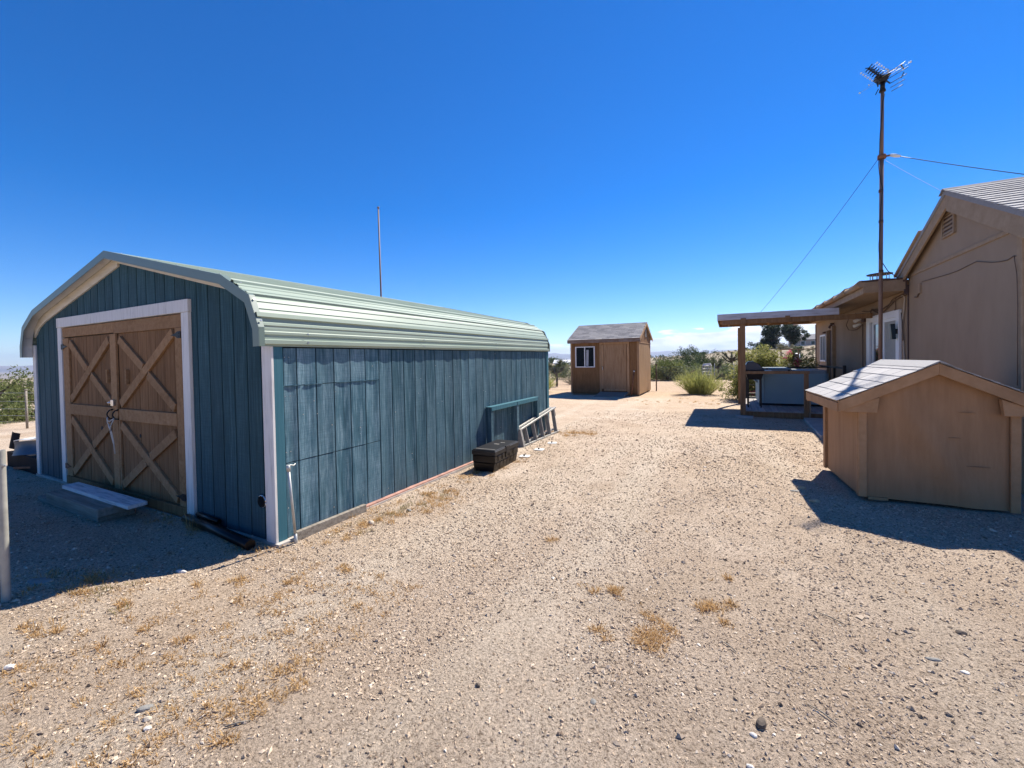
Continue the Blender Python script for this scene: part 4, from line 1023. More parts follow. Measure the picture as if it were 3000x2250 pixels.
# sliding glass door in the wing wall
Wx = HX + .029
wd = part('sliding_door', pbox(Wx - .004, Wx, 10.83, 12.58, .35, 2.30), M['pane'], hs, label='white framed sliding glass door')
f = pbox(Wx - .045, Wx, 10.65, 10.83, .3, 2.42)
for a in ((12.585, 12.84, .3, 2.42), (10.8305, 12.5845, 2.29, 2.425)): f.box(Wx - .045, Wx, *a)
part('frame', f, M['vinyl'], wd, .003)
f = pbox(Wx - .028, Wx - .0045, 11.60, 11.70, .36, 2.2895)
for a in ((12.36, 12.43, .36, 2.2895), (10.832, 10.862, .36, 2.2895)): f.box(Wx - .026, Wx - .0045, *a)
for a in ((11.7005, 12.3595, 2.23, 2.289), (10.8625, 11.5995, 2.23, 2.289)): f.box(Wx - .025, Wx - .0045, *a)
part('sash', f, M['vinyl'], wd)
part('screen', pbox(Wx - .010, Wx - .0045, 10.8625, 11.5995, .40, 2.2295), M['blind'], wd)
part('curtain', bent_sheet((Wx - .006, 12.57, .40), (0, -.13, 0), (0, 0, 1.86), 8, 2, lambda a, b: .002 * math.sin(a * 20), .002), M['curtain'], wd)
# entry door and small window
dr = part('entry_door', pbox(Wx - .006, Wx, 16.50, 17.18, .20, 2.33), M['house_dark'], hs)
f = pbox(Wx - .09, Wx, 16.36, 16.46, .19, 2.45)
for a in ((17.20, 17.30, .19, 2.45), (16.4605, 17.1995, 2.34, 2.45)): f.box(Wx - .09, Wx, *a)
part('door_frame', f, M['house_trim'], dr)
wd = part('window', pbox(Wx - .006, Wx, 17.83, 18.67, 1.36, 2.20), M['pane_sky'], hs)
f = pbox(Wx - .04, Wx, 17.77, 17.83, 1.31, 2.25)
for a in ((18.67, 18.73, 1.31, 2.25), (17.8305, 18.6695, 2.195, 2.25), (17.8305, 18.6695, 1.31, 1.365), (18.23, 18.27, 1.3655, 2.1945)): f.box(Wx - .04, Wx - .0065, *a)
part('frame', f, M['vinyl'], wd)
part('corner_trim', pbox(Wx - .02, Wx, 19.70, 19.80, .0, 2.70), M['house_dark'], hs)
# chimney cap on the wing roof
ch = part('chimney', MB().tube([(3.05, 12.5, 2.956), (3.05, 12.5, 3.23)], .17, 18).tube([(3.05, 12.5, 3.23), (3.05, 12.5, 3.262)], .20, 18), M['galv'], hs)
mb = MB()
for k in range(12): a = k * math.pi / 6; mb.box(3.05 + .17 * math.cos(a) - .006, 3.05 + .17 * math.cos(a) + .006, 12.5 + .17 * math.sin(a) - .006, 12.5 + .17 * math.sin(a) + .006, 3.262, 3.375)
part('spark_guard', mb, M['galv'], ch)
part('cap', MB().tube([(3.05, 12.5, 3.376), (3.05, 12.5, 3.392), (3.05, 12.5, 3.425)], [.235, .235, .04], 20), M['house_dark'], ch)
# tangle of cables under the eave
def wcab(pts, r, m, x0=Wx - .02):
    part('cable', MB().tube([(x0 - (p[2] if len(p) > 2 else 0), p[0], p[1]) for p in pts], r, 6), m, hs)
wcab([(10.22, 2.80, .05), (10.35, 2.66), (10.75, 2.64), (11.2, 2.60), (11.55, 2.55), (11.9, 2.50), (12.2, 2.56), (12.45, 2.58), (12.7, 2.56), (13.0, 2.58), (13.3, 2.62)], .012, M['cable_brown'])
wcab([(10.30, 2.78), (10.5, 2.70), (10.8, 2.68), (11.1, 2.66), (11.3, 2.58), (11.5, 2.50), (11.7, 2.46), (12.1, 2.48), (12.4, 2.56)], .010, M['cable_brown'])
wcab([(10.40, 2.74), (10.55, 2.66), (10.95, 2.62), (11.35, 2.52), (11.75, 2.44), (12.0, 2.46), (12.3, 2.54), (12.5, 2.60), (12.6, 2.52), (12.75, 2.42)], .009, M['cable_brown'])
wcab([(10.9, 2.66), (10.92, 2.56), (10.90, 2.46), (10.84, 2.42, .03)], .008, M['cable_brown'])
wcab([(10.60, 2.67), (10.46, 2.655), (10.42, 2.60), (10.46, 2.40), (10.52, 2.25), (10.54, 2.05), (10.50, 1.85), (10.46, 1.60), (10.42, 1.35), (10.40, .6)], .013, M['cable_white'])
wcab([(10.60, 2.35), (10.48, 2.15, .02), (10.42, 1.95, .03), (10.44, 1.83, .02), (10.56, 1.80)], .008, M['cable_brown'])
wcab([(13.02, 2.44), (13.25, 2.55), (13.5, 2.58)], .010, M['cable_black'])
wcab([(13.9, 2.62), (14.45, 2.52, .04), (14.6, 2.36, .06), (14.35, 2.22, .06), (13.9, 2.18, .05), (13.5, 2.20, .05), (13.28, 2.28)], .009, M['cable_brown'])
wcab([(13.25, 2.30), (13.25, 1.9), (13.24, 1.2), (13.24, .5)], .010, M['cable_brown'])
# lamps and loudspeaker on the wall
fl = thing('floodlight', 'white twin-head floodlight under the eave beside the sliding door', 'lamp', (Wx, 13.35, 2.36))
part('base', MB().box(Wx - .06, Wx - .001, 12.98, 13.20, 2.34, 2.52), M['house_dark'], fl)
for dy, dz in ((.0, .03), (.03, -.09)):
    part('lamp_head', MB().tube([(Wx - .07, 13.18 + dy, 2.40 + dz), (Wx - .12, 13.24 + dy, 2.375 + dz), (Wx - .17, 13.30 + dy, 2.35 + dz)], [.022, .034, .046], 12), M['porcelain'], fl)
sp = thing('loudspeaker', 'slim black loudspeaker bracketed to the sliding door frame', 'speaker', (Wx, 10.92, 2.0))
part('cabinet', MB().hexa([(Wx - .13, 10.70, 1.85), (Wx - .075, 10.67, 1.85), (Wx - .075, 10.79, 1.85), (Wx - .13, 10.80, 1.85)], [(Wx - .15, 10.72, 2.15), (Wx - .085, 10.69, 2.15), (Wx - .085, 10.81, 2.15), (Wx - .15, 10.82, 2.15)]), M['black_plastic'], sp, .006)
part('bracket', MB().bar((Wx - .08, 10.72, 2.0), (Wx - .046, 10.70, 2.0), .03, .10), M['black_iron'], sp)
solid('porch_lamp', MB().box(Wx - .10, Wx - .001, 16.55, 16.63, 2.50, 2.56).tube([(Wx - .07, 16.6, 2.50), (Wx - .09, 16.62, 2.44), (Wx - .10, 16.64, 2.40)], [.03, .055, .05], 8), M['house_dark'], 'small dark porch lamp above the brown entry door', 'lamp', (Wx, 16.6, 2.5))
solid('wall_lantern', MB().hexa([(Wx - .16, 17.48, 2.28), (Wx - .001, 17.48, 2.28), (Wx - .001, 17.66, 2.28), (Wx - .16, 17.66, 2.28)], [(Wx - .10, 17.52, 2.33), (Wx - .001, 17.52, 2.33), (Wx - .001, 17.62, 2.33), (Wx - .10, 17.62, 2.33)]), M['house_dark'], 'dark little lamp hood between the entry door and the far window', 'lamp', (Wx, 17.57, 2.3))

# ------------------------------------------------------------------ low pump house in front of the house (rotated a little)
ph = thing('pump_house', 'low tan plywood pump house with pale shingle roof in front of the house', 'pump house', (1.241, 5.80, 0), math.radians(3.6))
Wd, Dp, pk, ez, ov, of = 1.235, 1.30, 1.485, 1.085, .205, .085
lp = lambda name, mb, mat, bev=0.0, lab=None: part(name, mb, mat, ph, bev, lab, local=True)
rzp = lambda x: pk - (pk - ez) * abs(x - Wd / 2) / (Wd / 2 + ov)
def reflection_swell(x0, x1, y, zb0, zb1, ztop):
    """front panel whose swell imitates a crescent of reflected light"""
    n, m = 24, 16; vs = []; fs = []
    for i in range(n + 1):
        for j in range(m + 1):
            s, q = i / n, j / m; x = x0 + (x1 - x0) * s; zb = zb0 + (zb1 - zb0) * s; z = zb + (ztop(x) - zb) * q
            d = -.050 * math.exp(-((s - .18 - .62 * (1 - q) ** 1.3) / .13) ** 2) * math.sin(math.pi * min(1, max(0, s))) + .010 * math.exp(-((s - .25) / .2) ** 2 - ((q - .35) / .25) ** 2)  # ridge follows a curved patch of reflected light, put into the shape
            vs.append((x, y + d, z))
    for i in range(n):
        for j in range(m): a = i * (m + 1) + j; fs.append((a, a + m + 1, a + m + 2, a + 1))
    o = MB().add(vs, fs, True)
    return o
lp('wall', reflection_swell(.055, Wd - .055, .0, .035, .018, lambda x: rzp(x) - .045), M['well'], 0, 'front panel swelled to imitate a crescent of reflected light')
lp('wall', MB().prism([(.03, .03, .05), (Wd - .03, .03, .05), (Wd - .03, .03, rzp(.03) - .06), (Wd / 2, .03, pk - .07), (.03, .03, rzp(.03) - .06)], (0, .02, 0)).prism([(.0, Dp - .03, .05), (Wd, Dp - .03, .05), (Wd, Dp - .03, rzp(0) - .05), (Wd / 2, Dp - .03, pk - .05), (0, Dp - .03, rzp(0) - .05)], (0, .03, 0)), M['well'])
lp('wall', pbox(.0, .02, .012, Dp - .031, .045, rzp(0) - .02), M['well'], 0, 'left side panel')
lp('wall', pbox(Wd - .02, Wd, .012, Dp - .031, .03, rzp(0) - .02), M['well'])
for a in ((-.012, .058, -.034, -.010, .04, 1.02), (Wd - .060, Wd + .012, -.034, -.010, .012, 1.00)): lp('corner_post', pbox(*a), M['well_trim'], .003)
lp('corner_post', pbox(-.016, -.001, -.009, .030, .04, 1.02), M['well_trim'], .002)
lp('corner_post', pbox(-.030, -.001, Dp - .075, Dp + .01, .04, 1.02), M['well_trim'], .003)
lp('bottom_strip', MB().box(.07, .24, -.03, -.012, .018, .045), M['well_trim'])
for s in (-1, 1):
    xe = Wd / 2 + s * (Wd / 2 + ov); xm = Wd / 2
    for (y0, nm) in ((-of - .022, 'rake_board'), (Dp + .05, 'rake_board')):
        lp(nm, MB().prism([(xm, y0, pk - .006), (xe, y0, ez - .006), (xe, y0, ez - .128), (xm, y0, pk - .120)], (0, .022, 0)), M['well_trim'], .003)
    lp('roof', MB().hexa([(xm, -of + .001, pk - .022), (xe, -of + .001, ez - .022), (xe, Dp + .049, ez - .022), (xm, Dp + .049, pk - .022)] if s > 0 else [(xe, -of + .001, ez - .022), (xm, -of + .001, pk - .022), (xm, Dp + .049, pk - .022), (xe, Dp + .049, ez - .022)],
                         [(xm, -of + .001, pk), (xe, -of + .001, ez), (xe, Dp + .049, ez), (xm, Dp + .049, pk)] if s > 0 else [(xe, -of + .001, ez), (xm, -of + .001, pk), (xm, Dp + .049, pk), (xe, Dp + .049, ez)]), M['well_trim'])
    lp('fascia', pbox(xe - .010 if s > 0 else xe - .012, xe + .012 if s > 0 else xe + .010, -of + .002, Dp + .048, ez - .125, ez - .024), M['well_trim'], .003)
    # boxed returns at the corners
    xi = Wd / 2 + s * (Wd / 2 - .13)
    lp('eave_return', MB().prism([(xe, -of + .0015, ez - .125), (xi, -of + .0015, ez - .125), (xi + s * -.02, -of + .0015, rzp(xi) - .125), (xe, -of + .0015, ez - .110)], (0, .05, 0)), M['well_trim'], .002)
    lp('eave_return', pbox(min(xe - s * .02, xe), max(xe - s * .02, xe), Dp - .0, Dp + .049, ez - .145, ez - .126), M['well_trim'])
nsh = 0
U0 = Vector((0, 0, 0))
sv = math.hypot(Wd / 2 + ov + .012, pk - ez)
shingles(ph, (-ov - .015, Dp + .062, ez + .001 - .008), (0, -1, 0), (Wd / 2 + ov, 0, pk - ez), Dp + of + .10, sv, .30, .150, M['shingle_pale'], 5, local=True, lift=.006)
shingles(ph, (Wd + ov + .015, -of - .035, ez + .001 - .008), (0, 1, 0), (-(Wd / 2 + ov), 0, pk - ez), Dp + of + .10, sv, .30, .150, M['shingle_pale'], 6, local=True, lift=.006)
lp('ridge_cap', MB().prism([(Wd / 2 - .12, -of - .04, rzp(Wd / 2 - .12) + .016), (Wd / 2, -of - .04, pk + .022), (Wd / 2 + .12, -of - .04, rzp(Wd / 2 + .12) + .016), (Wd / 2, -of - .04, pk + .008)], (0, Dp + of + .11, 0)), M['shingle_pale'])
for (x, z, l) in ((.80, .98, .13), (.72, .72, .10), (.86, .44, .18), (.62, .30, .14)):
    lp('crack', MB().prism([(x, -.022, z), (x + l * .5, -.022, z + .002), (x + l, -.022, z - .002), (x + l * .5, -.022, z - .003)], (0, .010, 0)), M['crack'])
for (px_, py_, pz_) in ((.12, .05, .0), (.06, .55, .0), (.10, 1.15, .0), (1.1, .2, -.02), (1.1, 1.1, -.02)): lp('footing', MB().box(px_, px_ + .12, py_, py_ + .15, -.1, .048 + pz_), M['rock_grey'])

# ------------------------------------------------------------------ porch, deck and what stands on it
pc = thing('porch_cover', 'flat-roofed porch cover with peeling grey fascia on brown posts', 'porch roof', (.29, 12.36, 0))
part('roof', MB().hexa([(-.27, 12.30, 2.575), (2.22, 12.30, 2.575), (2.22, 15.72, 2.60), (-.30, 15.72, 2.60)], [(-.27, 12.30, 2.655), (2.22, 12.30, 2.655), (2.22, 15.72, 2.68), (-.30, 15.72, 2.68)]), M['porch_wood'], pc)
part('fascia', pbox(-.295, 2.262, 12.262, 12.298, 2.500, 2.658), M['porch_fascia'], pc, .003)
part('side_fascia', MB().hexa([(-.295, 12.299, 2.505), (-.272, 12.299, 2.505), (-.302, 15.72, 2.54), (-.325, 15.72, 2.54)], [(-.295, 12.299, 2.656), (-.272, 12.299, 2.656), (-.302, 15.72, 2.682), (-.325, 15.72, 2.682)]), M['porch_wood'], pc)
part('back_fascia', pbox(-.32, 2.22, 15.721, 15.745, 2.525, 2.685), M['porch_wood'], pc)
for k in range(5):
    x = -.05 + k * .55; part('rafter', MB().hexa([(x, 12.42, 2.505), (x + .04, 12.42, 2.505), (x + .04, 15.70, 2.53), (x, 15.70, 2.53)], [(x, 12.42, 2.574), (x + .04, 12.42, 2.574), (x + .04, 15.70, 2.599), (x, 15.70, 2.599)]), M['porch_wood'], pc)
part('beam', pbox(-.20, 2.88, 12.305, 12.418, 2.385, 2.498), M['porch_wood'], pc, .003)
part('post', pbox(.222, .345, 12.302, 12.425, -.05, 2.384), M['porch_wood'], pc, .004)
part('post_block', pbox(.24, .36, 12.238, 12.2605, 2.385, 2.53), M['porch_wood'], pc, .003)
part('post', pbox(.222, .325, 15.58, 15.69, -.05, 2.475), M['porch_wood'], pc)
part('beam_block', pbox(1.20, 1.30, 12.24, 12.2615, 2.47, 2.535), M['porch_wood'], pc)
solid('footing_stone', MB().hexa([(.10, 12.12, -.05), (.52, 12.08, -.05), (.54, 12.30, -.05), (.10, 12.30, -.05)], [(.12, 12.13, .045), (.50, 12.10, .04), (.52, 12.30, .045), (.12, 12.30, .05)]), M['concrete'], 'flat pale stone at the foot of the porch post', 'stone', (.3, 12.2, 0), bevel=.01)
dk = thing('deck', 'low grey board deck under the porch cover', 'deck', (.4, 12.43, 0))
for k in range(17):
    x = .352 + k * .148
    part('deck_board', pbox(x, x + .138, 12.43 + rng.uniform(0, .012), 15.85, .135, .170 + rng.uniform(-.002, .002)), M['deck'], dk, .003)
part('rim_joist', pbox(.36, 2.86, 12.437, 12.475, -.01, .133), M['porch_wood'], dk)
part('rim_joist', pbox(.36, .398, 12.476, 15.85, -.01, .133), M['porch_wood'], dk)
part('rail_post', pbox(1.592, 1.682, 12.335, 12.425, -.02, 1.106), M['porch_wood'], dk, .003)
part('rail_cap', pbox(.346, 1.70, 12.32, 12.44, 1.107, 1.178), M['porch_wood'], dk, .004)
part('rail_post', pbox(1.690, 1.720, 12.30, 12.40, -.02, .62), M['house_trim'], dk, .003)
part('back_rail', MB().box(.42, 2.90, 15.86, 15.90, 1.155, 1.195).box(.42, 2.90, 15.865, 15.895, .30, .335).box(.42, 2.90, 15.865, 15.895, .60, .62), M['black_iron'], dk)
for x in (.44, 1.6, 2.78): part('rail_post', pbox(x, x + .05, 15.862, 15.912, -.02, 1.154), M['black_iron'], dk)
part('side_rail', MB().box(2.40, 2.44, 12.60, 15.8, 1.21, 1.25), M['black_iron'], dk)
part('rail_post', pbox(2.39, 2.45, 12.56, 12.62, .17, 1.30), M['black_iron'], dk)
part('back_curb', pbox(.40, 1.6, 15.92, 16.05, .16, .22).box(.40, 1.6, 15.92, 15.99, .30, .34), M['rock_cream'], dk)
ht = thing('hot_tub', 'pale blue square hot tub with grey folded cover on the deck', 'hot tub', (1.5, 14.6, .17))
def rounded(x0, x1, y0, y1, z0, z1, r, n=6):
    pts = []
    for cx, cy, a0 in ((x1 - r, y1 - r, 0), (x0 + r, y1 - r, 90), (x0 + r, y0 + r, 180), (x1 - r, y0 + r, 270)):
        for k in range(n + 1): a = math.radians(a0 + 90 * k / n); pts.append((cx + r * math.cos(a), cy + r * math.sin(a)))
    m = len(pts); mb = MB()
    mb.add([(x, y, z0) for x, y in pts] + [(x, y, z1) for x, y in pts], [tuple(reversed(range(m))), tuple(range(m, 2 * m))])
    for i in range(m): o = len(mb.v); mb.add([(*pts[i], z0), (*pts[(i + 1) % m], z0), (*pts[(i + 1) % m], z1), (*pts[i], z1)], [(0, 1, 2, 3)])
    return mb
part('base', pbox(.78, 2.22, 13.80, 15.30, .172, .235), M['dark_in'], ht)
part('shell', rounded(.70, 2.32, 13.70, 15.40, .236, 1.055, .13), M['tub'], ht)
for x in (.835, 2.17): part('panel_seam', pbox(x, x + .012, 13.694, 13.6995, .25, 1.04), M['tub_cover'], ht)
part('side_handle', MB().tube([(.695, 14.1, .80), (.63, 14.15, .86), (.63, 14.4, .86), (.695, 14.45, .80)], .03, 6), M['tub_cover'], ht)
part('cover', rounded(.80, 1.50, 13.72, 15.38, 1.056, 1.175, .06).box(.82, 1.48, 13.80, 15.3, 1.1755, 1.20), M['tub_cover'], ht)
part('cover', rounded(1.506, 2.28, 13.72, 15.38, 1.056, 1.145, .06), M['tub_cover'], ht, label='folded half of the cover')
part('cover_strap', pbox(1.40, 1.44, 13.705, 13.7195, 1.02, 1.16), M['dark_in'], ht)
gr = thing('barbecue_grill', 'dark navy lidded barbecue grill on the deck beside the hot tub', 'grill', (.58, 13.15, .17))
prof = [(.36, 1.175), (.365, 1.31), (.40, 1.385), (.46, 1.415), (.56, 1.41), (.66, 1.36), (.74, 1.28), (.80, 1.20), (.80, 1.175)]
part('lid', MB().prism([(x, 13.05, z) for x, z in prof], (0, .52, 0)), M['grill_lid'], gr, .012)
part('firebox', MB().hexa([(.42, 13.10, .92), (.74, 13.10, .92), (.74, 13.52, .92), (.42, 13.52, .92)], [(.35, 13.05, 1.17), (.81, 13.05, 1.17), (.81, 13.57, 1.17), (.35, 13.57, 1.17)]), M['black_iron'], gr)
for x in (.41, .71):
    for y in (13.08, 13.5): part('leg', pbox(x, x + .035, y, y + .035, .172, .919), M['black_iron'], gr)
part('handle', MB().tube([(.78, 13.05, 1.24), (.88, 13.03, 1.215), (.90, 13.1, 1.205)], .012, 6), M['alu'], gr)
part('side_shelf', pbox(.815, .98, 13.08, 13.52, 1.14, 1.165), M['alu'], gr)
# concrete path slab by the deck
solid('paving_slab', MB().hexa([(1.50, 9.70, -.05), (2.10, 9.72, -.05), (2.14, 12.25, -.05), (1.56, 12.22, -.05)], [(1.50, 9.70, .055), (2.10, 9.72, .055), (2.14, 12.25, .06), (1.56, 12.22, .06)]), M['concrete'], 'long grey concrete slab leading to the deck beside the pump house', 'slab', (1.8, 10.9, 0), bevel=.01)

# ------------------------------------------------------------------ television mast
mx, my = 2.445, 9.95
ma = thing('antenna_mast', 'tall brown pipe mast standing at the house corner with guy wires', 'mast', (mx, my, 0))
part('pole', MB().tube([(mx - .01, my, -.1), (mx, my, 3.2), (mx + .015, my, 5.13)], .031, 12).tube([(mx + .015, my, 5.10), (mx + .025, my, 6.32)], .026, 12), M['mast'], ma)
for z in (3.05, 3.95, 4.5): part('clamp', MB().tube([(mx + .004, my, z), (mx + .004, my, z + .05)], .036, 12), M['house_dark'], ma)
part('guy_collar', MB().tube([(mx + .015, my, 5.10), (mx + .015, my, 5.17)], .062, 14).box(mx + .05, mx + .13, my - .012, my + .012, 5.125, 5.15), M['rust'], ma)
part('insulator', MB().tube([(mx + .13, my, 5.14), (mx + .20, my - .005, 5.115), (mx + .27, my - .01, 5.085)], [.022, .032, .02], 8), M['porcelain'], ma)
def wire(a, b, sag, r, n=14): 
    a, b = Vector(a), Vector(b); return MB().tube([a.lerp(b, k / n) - Vector((0, 0, sag * 4 * (k / n) * (1 - k / n))) for k in range(n + 1)], r, 5)
part('guy_wire', wire((mx + .26, my - .01, 5.085), (5.0, 9.02, 3.74), .03, .0065), M['cable_black'], ma)
part('guy_wire', wire((mx - .04, my + .02, 5.10), (.66, 15.74, 2.69), .10, .0045), M['cable_black'], ma)
part('guy_wire', wire((mx + .03, my - .03, 5.08), (HX - .02, 8.12, 3.66), .01, .0022), M['cable_white'], ma)
part('turnbuckle', wire((HX - .12, 8.5, 3.97), (HX - .02, 8.05, 3.62), 0, .012, 3), M['alu'], ma)
cab = [(mx + .05, my - .01, 6.25)] + [(mx + .015 + (.036 + .024 * max(0, math.sin(z * 4.2))) * math.sin(z * 2.1) * (1 if z > 4.7 else -1), my - .03, z) for z in np.arange(6.1, 3.2, -.14)] + [(mx + .15, my + .2, 3.1), (mx + .34, my + .35, 2.97)]
part('cable', MB().tube(cab, .007, 6), M['cable_black'], ma)
an = thing('tv_antenna', 'black television antenna with bright rod tips on top of the mast', 'antenna', (mx + .025, my, 6.32))
hub = Vector((2.49, 9.95, 6.52)); boom = Vector((-.60, -.80, .08)).normalized(); ele = Vector((.70, -.70, .06)).normalized(); UP = Vector((0, 0, 1))
part('rotor', MB().tube([(mx + .025, my, 6.30), (mx + .025, my, 6.34)], [.05, .045], 10).tube([(mx + .025, my, 6.34), (mx + .03, my, 6.46)], [.035, .035], 10).hexa([(mx - .02, my - .05, 6.46), (mx + .08, my - .05, 6.46), (mx + .08, my + .05, 6.46), (mx - .02, my + .05, 6.46)], [(mx - .09, my - .08, 6.56), (mx + .13, my - .08, 6.56), (mx + .13, my + .08, 6.56), (mx - .09, my + .08, 6.56)]), M['black_iron'], an)
part('boom', MB().bar(hub - boom * .22, hub + boom * .52, .016, .016), M['black_iron'], an)
for k in range(6):
    p = hub + boom * (.13 + k * .075) + UP * .012
    el_ = part('element', MB().tube([p - ele * .125, p + ele * .125], .0017, 5), M['alu'], an)
    mb = MB()
    for s in (-1, 1): mb.bar(p - ele * .055 - UP * .035 * s, p + ele * .055 + UP * .035 * s, .010, .014)
    part('insulator', mb, M['black_iron'], el_)
    mb = MB()
    for s in (-1, 1): mb.tube([p + ele * s * .118, p + ele * s * .136], .0125, 6)
    part('tip', mb, M['porcelain'], el_)
for q, a_, b_ in ((.02, .38, .40), (.08, .20, .22)):
    p = hub + boom * q
    e_ = part('element', MB().tube([p - ele * a_, p + ele * b_], .0022, 5), M['alu'], an)
    mb = MB()
    for s in (-a_, b_): mb.tube([p + ele * s, p + ele * s * 1.05], .014, 6)
    part('tip', mb, M['porcelain'], e_)
for k, (q, zz_) in enumerate(((-.02, -.03), (-.07, -.10), (-.10, -.16), (-.13, -.215))):
    p = hub + boom * q + UP * zz_ + ele * .06; part('element', MB().tube([p, p + ele * (.30 - .04 * k)], .006, 5), M['black_iron'], an)
part('element', MB().tube([hub + ele * .04 + UP * .05, hub + ele * .33 + UP * .075], .005, 5), M['alu'], an)
for (x_, z_, t_) in ((2.735, 6.645, -.02), (2.740, 6.500, .02), (2.395, 6.440, -.01), (2.388, 6.310, .02)):
    part('blade', MB().bar((x_ - t_, 9.93, z_ - .045), (x_ + t_, 9.93, z_ + .045), .014, .02, up=(0, 1, 0)), M['black_iron'], an)
part('reflector', MB().bar((mx + .11, my, 6.56), (mx + .10, my, 6.68), .018, .018, up=(0, 1, 0)).bar((mx - .02, my - .03, 6.59), (mx + .22, my - .06, 6.63), .010, .010), M['alu'], an)
#@@HOUSE_END

# ------------------------------------------------------------------ plants
def leaves_array(centres, per, spread, size, rg, aspect=2.2, upbias=0.0, tri=True):
    """small leaf faces scattered about clump centres; returns V, F"""
    C = np.repeat(np.asarray(centres, float), per, 0); n = len(C)
    sp = np.repeat(np.broadcast_to(np.asarray(spread, float), (len(centres),)), per)[:, None]
    d = rg.normal(size=(n, 3)); d /= np.linalg.norm(d, axis=1)[:, None]; d *= rg.random((n, 1)) ** .45
    P = C + d * sp
    a = rg.normal(size=(n, 3)); a[:, 2] += upbias; a /= np.linalg.norm(a, axis=1)[:, None]
    b = np.cross(a, rg.normal(size=(n, 3))); b /= np.linalg.norm(b, axis=1)[:, None]
    s = size * rg.uniform(.6, 1.4, (n, 1)); w = s / aspect
    if tri:
        V = np.stack([P - b * w * .5, P + b * w * .5, P + a * s], 1).reshape(-1, 3); F = np.arange(n * 3).reshape(-1, 3)
    else:
        V = np.stack([P - a * s * .5, P + b * w * .5, P + a * s * .5, P - b * w * .5], 1).reshape(-1, 3); F = np.arange(n * 4).reshape(-1, 4)
    return V, F
def crown_centres(n, rad, rg, lobes=6, flat=.75, low=-.35):
    """clump centres on uneven lobes"""
    L = [(np.array([rg.normal(0, .42), rg.normal(0, .42), rg.uniform(low, .55)]), rg.uniform(.38, .66)) for _ in range(lobes)]
    out = []
    while len(out) < n:
        c, r = L[rg.integers(len(L))]
        d = rg.normal(size=3); d /= np.linalg.norm(d)
        p = c + d * r * rg.uniform(.72, 1.05)
        if p[2] < low - .15: continue
        out.append(p * np.array([rad[0], rad[1], rad[2]]))
    return np.array(out)
def tree(name, label, cat, x, y, rad, height, trunk_h, mats, seed, nclump=70, per=60, leaf=.09, spread=.28, group=None, lobes=7, limbs=6, trunk_r=.12, z=None, tilt=0, low=-.8):
    rg = np.random.default_rng(seed); z = gz(x, y) if z is None else z
    o = thing(name, label, cat, (x, y, z), 0, group)
    cz = height - rad[2] * 1.12 - spread * .6
    C = crown_centres(nclump, rad, rg, lobes, low=low) + np.array([tilt, 0, cz])
    sp = spread * rg.uniform(.7, 1.3, len(C))
    V, F = leaves_array(C, per, sp, leaf, rg, upbias=.35)
    V[:, 2] = np.maximum(V[:, 2], .02)
    me = array_mesh('crown', V, F, mats[0]); link('crown', me, o)
    mb = MB(); top = Vector((tilt, 0, cz + rad[2] * .2))
    mb.tube([(0, 0, -.2), (.05 * rad[0] + tilt * .3, .03, trunk_h * .6), (tilt * .7, 0, max(trunk_h, cz * .8)), tuple(top)], [trunk_r, trunk_r * .8, trunk_r * .6, trunk_r * .2], 7)
    for k in range(limbs):
        c = C[rg.integers(len(C))]; b0 = Vector((tilt * .4, 0, trunk_h * rg.uniform(.5, 1.0))); e = Vector(c) * .92
        mid = b0.lerp(e, .5) + Vector((rg.normal(0, .1), rg.normal(0, .1), rg.uniform(-.1, .15)))
        mb.tube([tuple(b0), tuple(mid), tuple(e)], [trunk_r * .5, trunk_r * .32, trunk_r * .1], 5)
    part('trunk', mb, M['bark'], o, local=True)
    return o
def rosette(P, d, n, L, rg):
    V = []; F = []
    d = d / np.linalg.norm(d)
    for k in range(n):
        a = rg.normal(size=3); a = a / np.linalg.norm(a) * 1.0 + d * rg.uniform(.1, 1.1); a /= np.linalg.norm(a)
        s = np.cross(a, rg.normal(size=3)); s /= np.linalg.norm(s); l = L * rg.uniform(.7, 1.1); w = L * .055
        o = len(V); base = P - d * L * .35 * rg.random(); V += [base - s * w, base + s * w, base + a * l]; F.append((o, o + 1, o + 2))
    return V, F
def joshua(label, x, y, height, seed, arms=6, spread=.5, leaf=.26, group='joshua trees on the rise', per=46):
    rg = np.random.default_rng(seed); z = gz(x, y)
    o = thing('joshua_tree', label, 'joshua tree', (x, y, z), 0, group)
    mb = MB(); VV = []; FF = []
    mb.tube([(0, 0, -.2), (.04, 0, height * .3), (.0, .03, height * .55)], [height * .055, height * .045, height * .04], 7)
    for k in range(arms):
        a = 2 * math.pi * k / arms + rg.uniform(-.4, .4); h0 = height * rg.uniform(.38, .55)
        e = np.array([math.cos(a) * spread * rg.uniform(.5, 1.1) * height, math.sin(a) * spread * rg.uniform(.4, 1) * height, height * rg.uniform(.66, 1.0)])
        m = np.array([e[0] * .55, e[1] * .55, (h0 + e[2]) / 2 - .05 * height]); mb.tube([(0, 0, h0), tuple(m), tuple(e)], [height * .035, height * .03, height * .025], 6)
        d = e - m
        for q in range(4):
            V, F = rosette(m + d * (.35 + .22 * q), d, per if q == 3 else per // 2, leaf, rg); ofs = len(VV); VV += V; FF += [tuple(i + ofs for i in f) for f in F]
    V, F = rosette(np.array([0, 0, height * .62]), np.array([0, 0, 1.]), per, leaf, rg); ofs = len(VV); VV += V; FF += [tuple(i + ofs for i in f) for f in F]
    part('trunk', mb, M['bark'], o, local=True)
    link('leaf_heads', array_mesh('leaf_heads', np.array(VV), np.array(FF), M['yucca']), o)
    return o
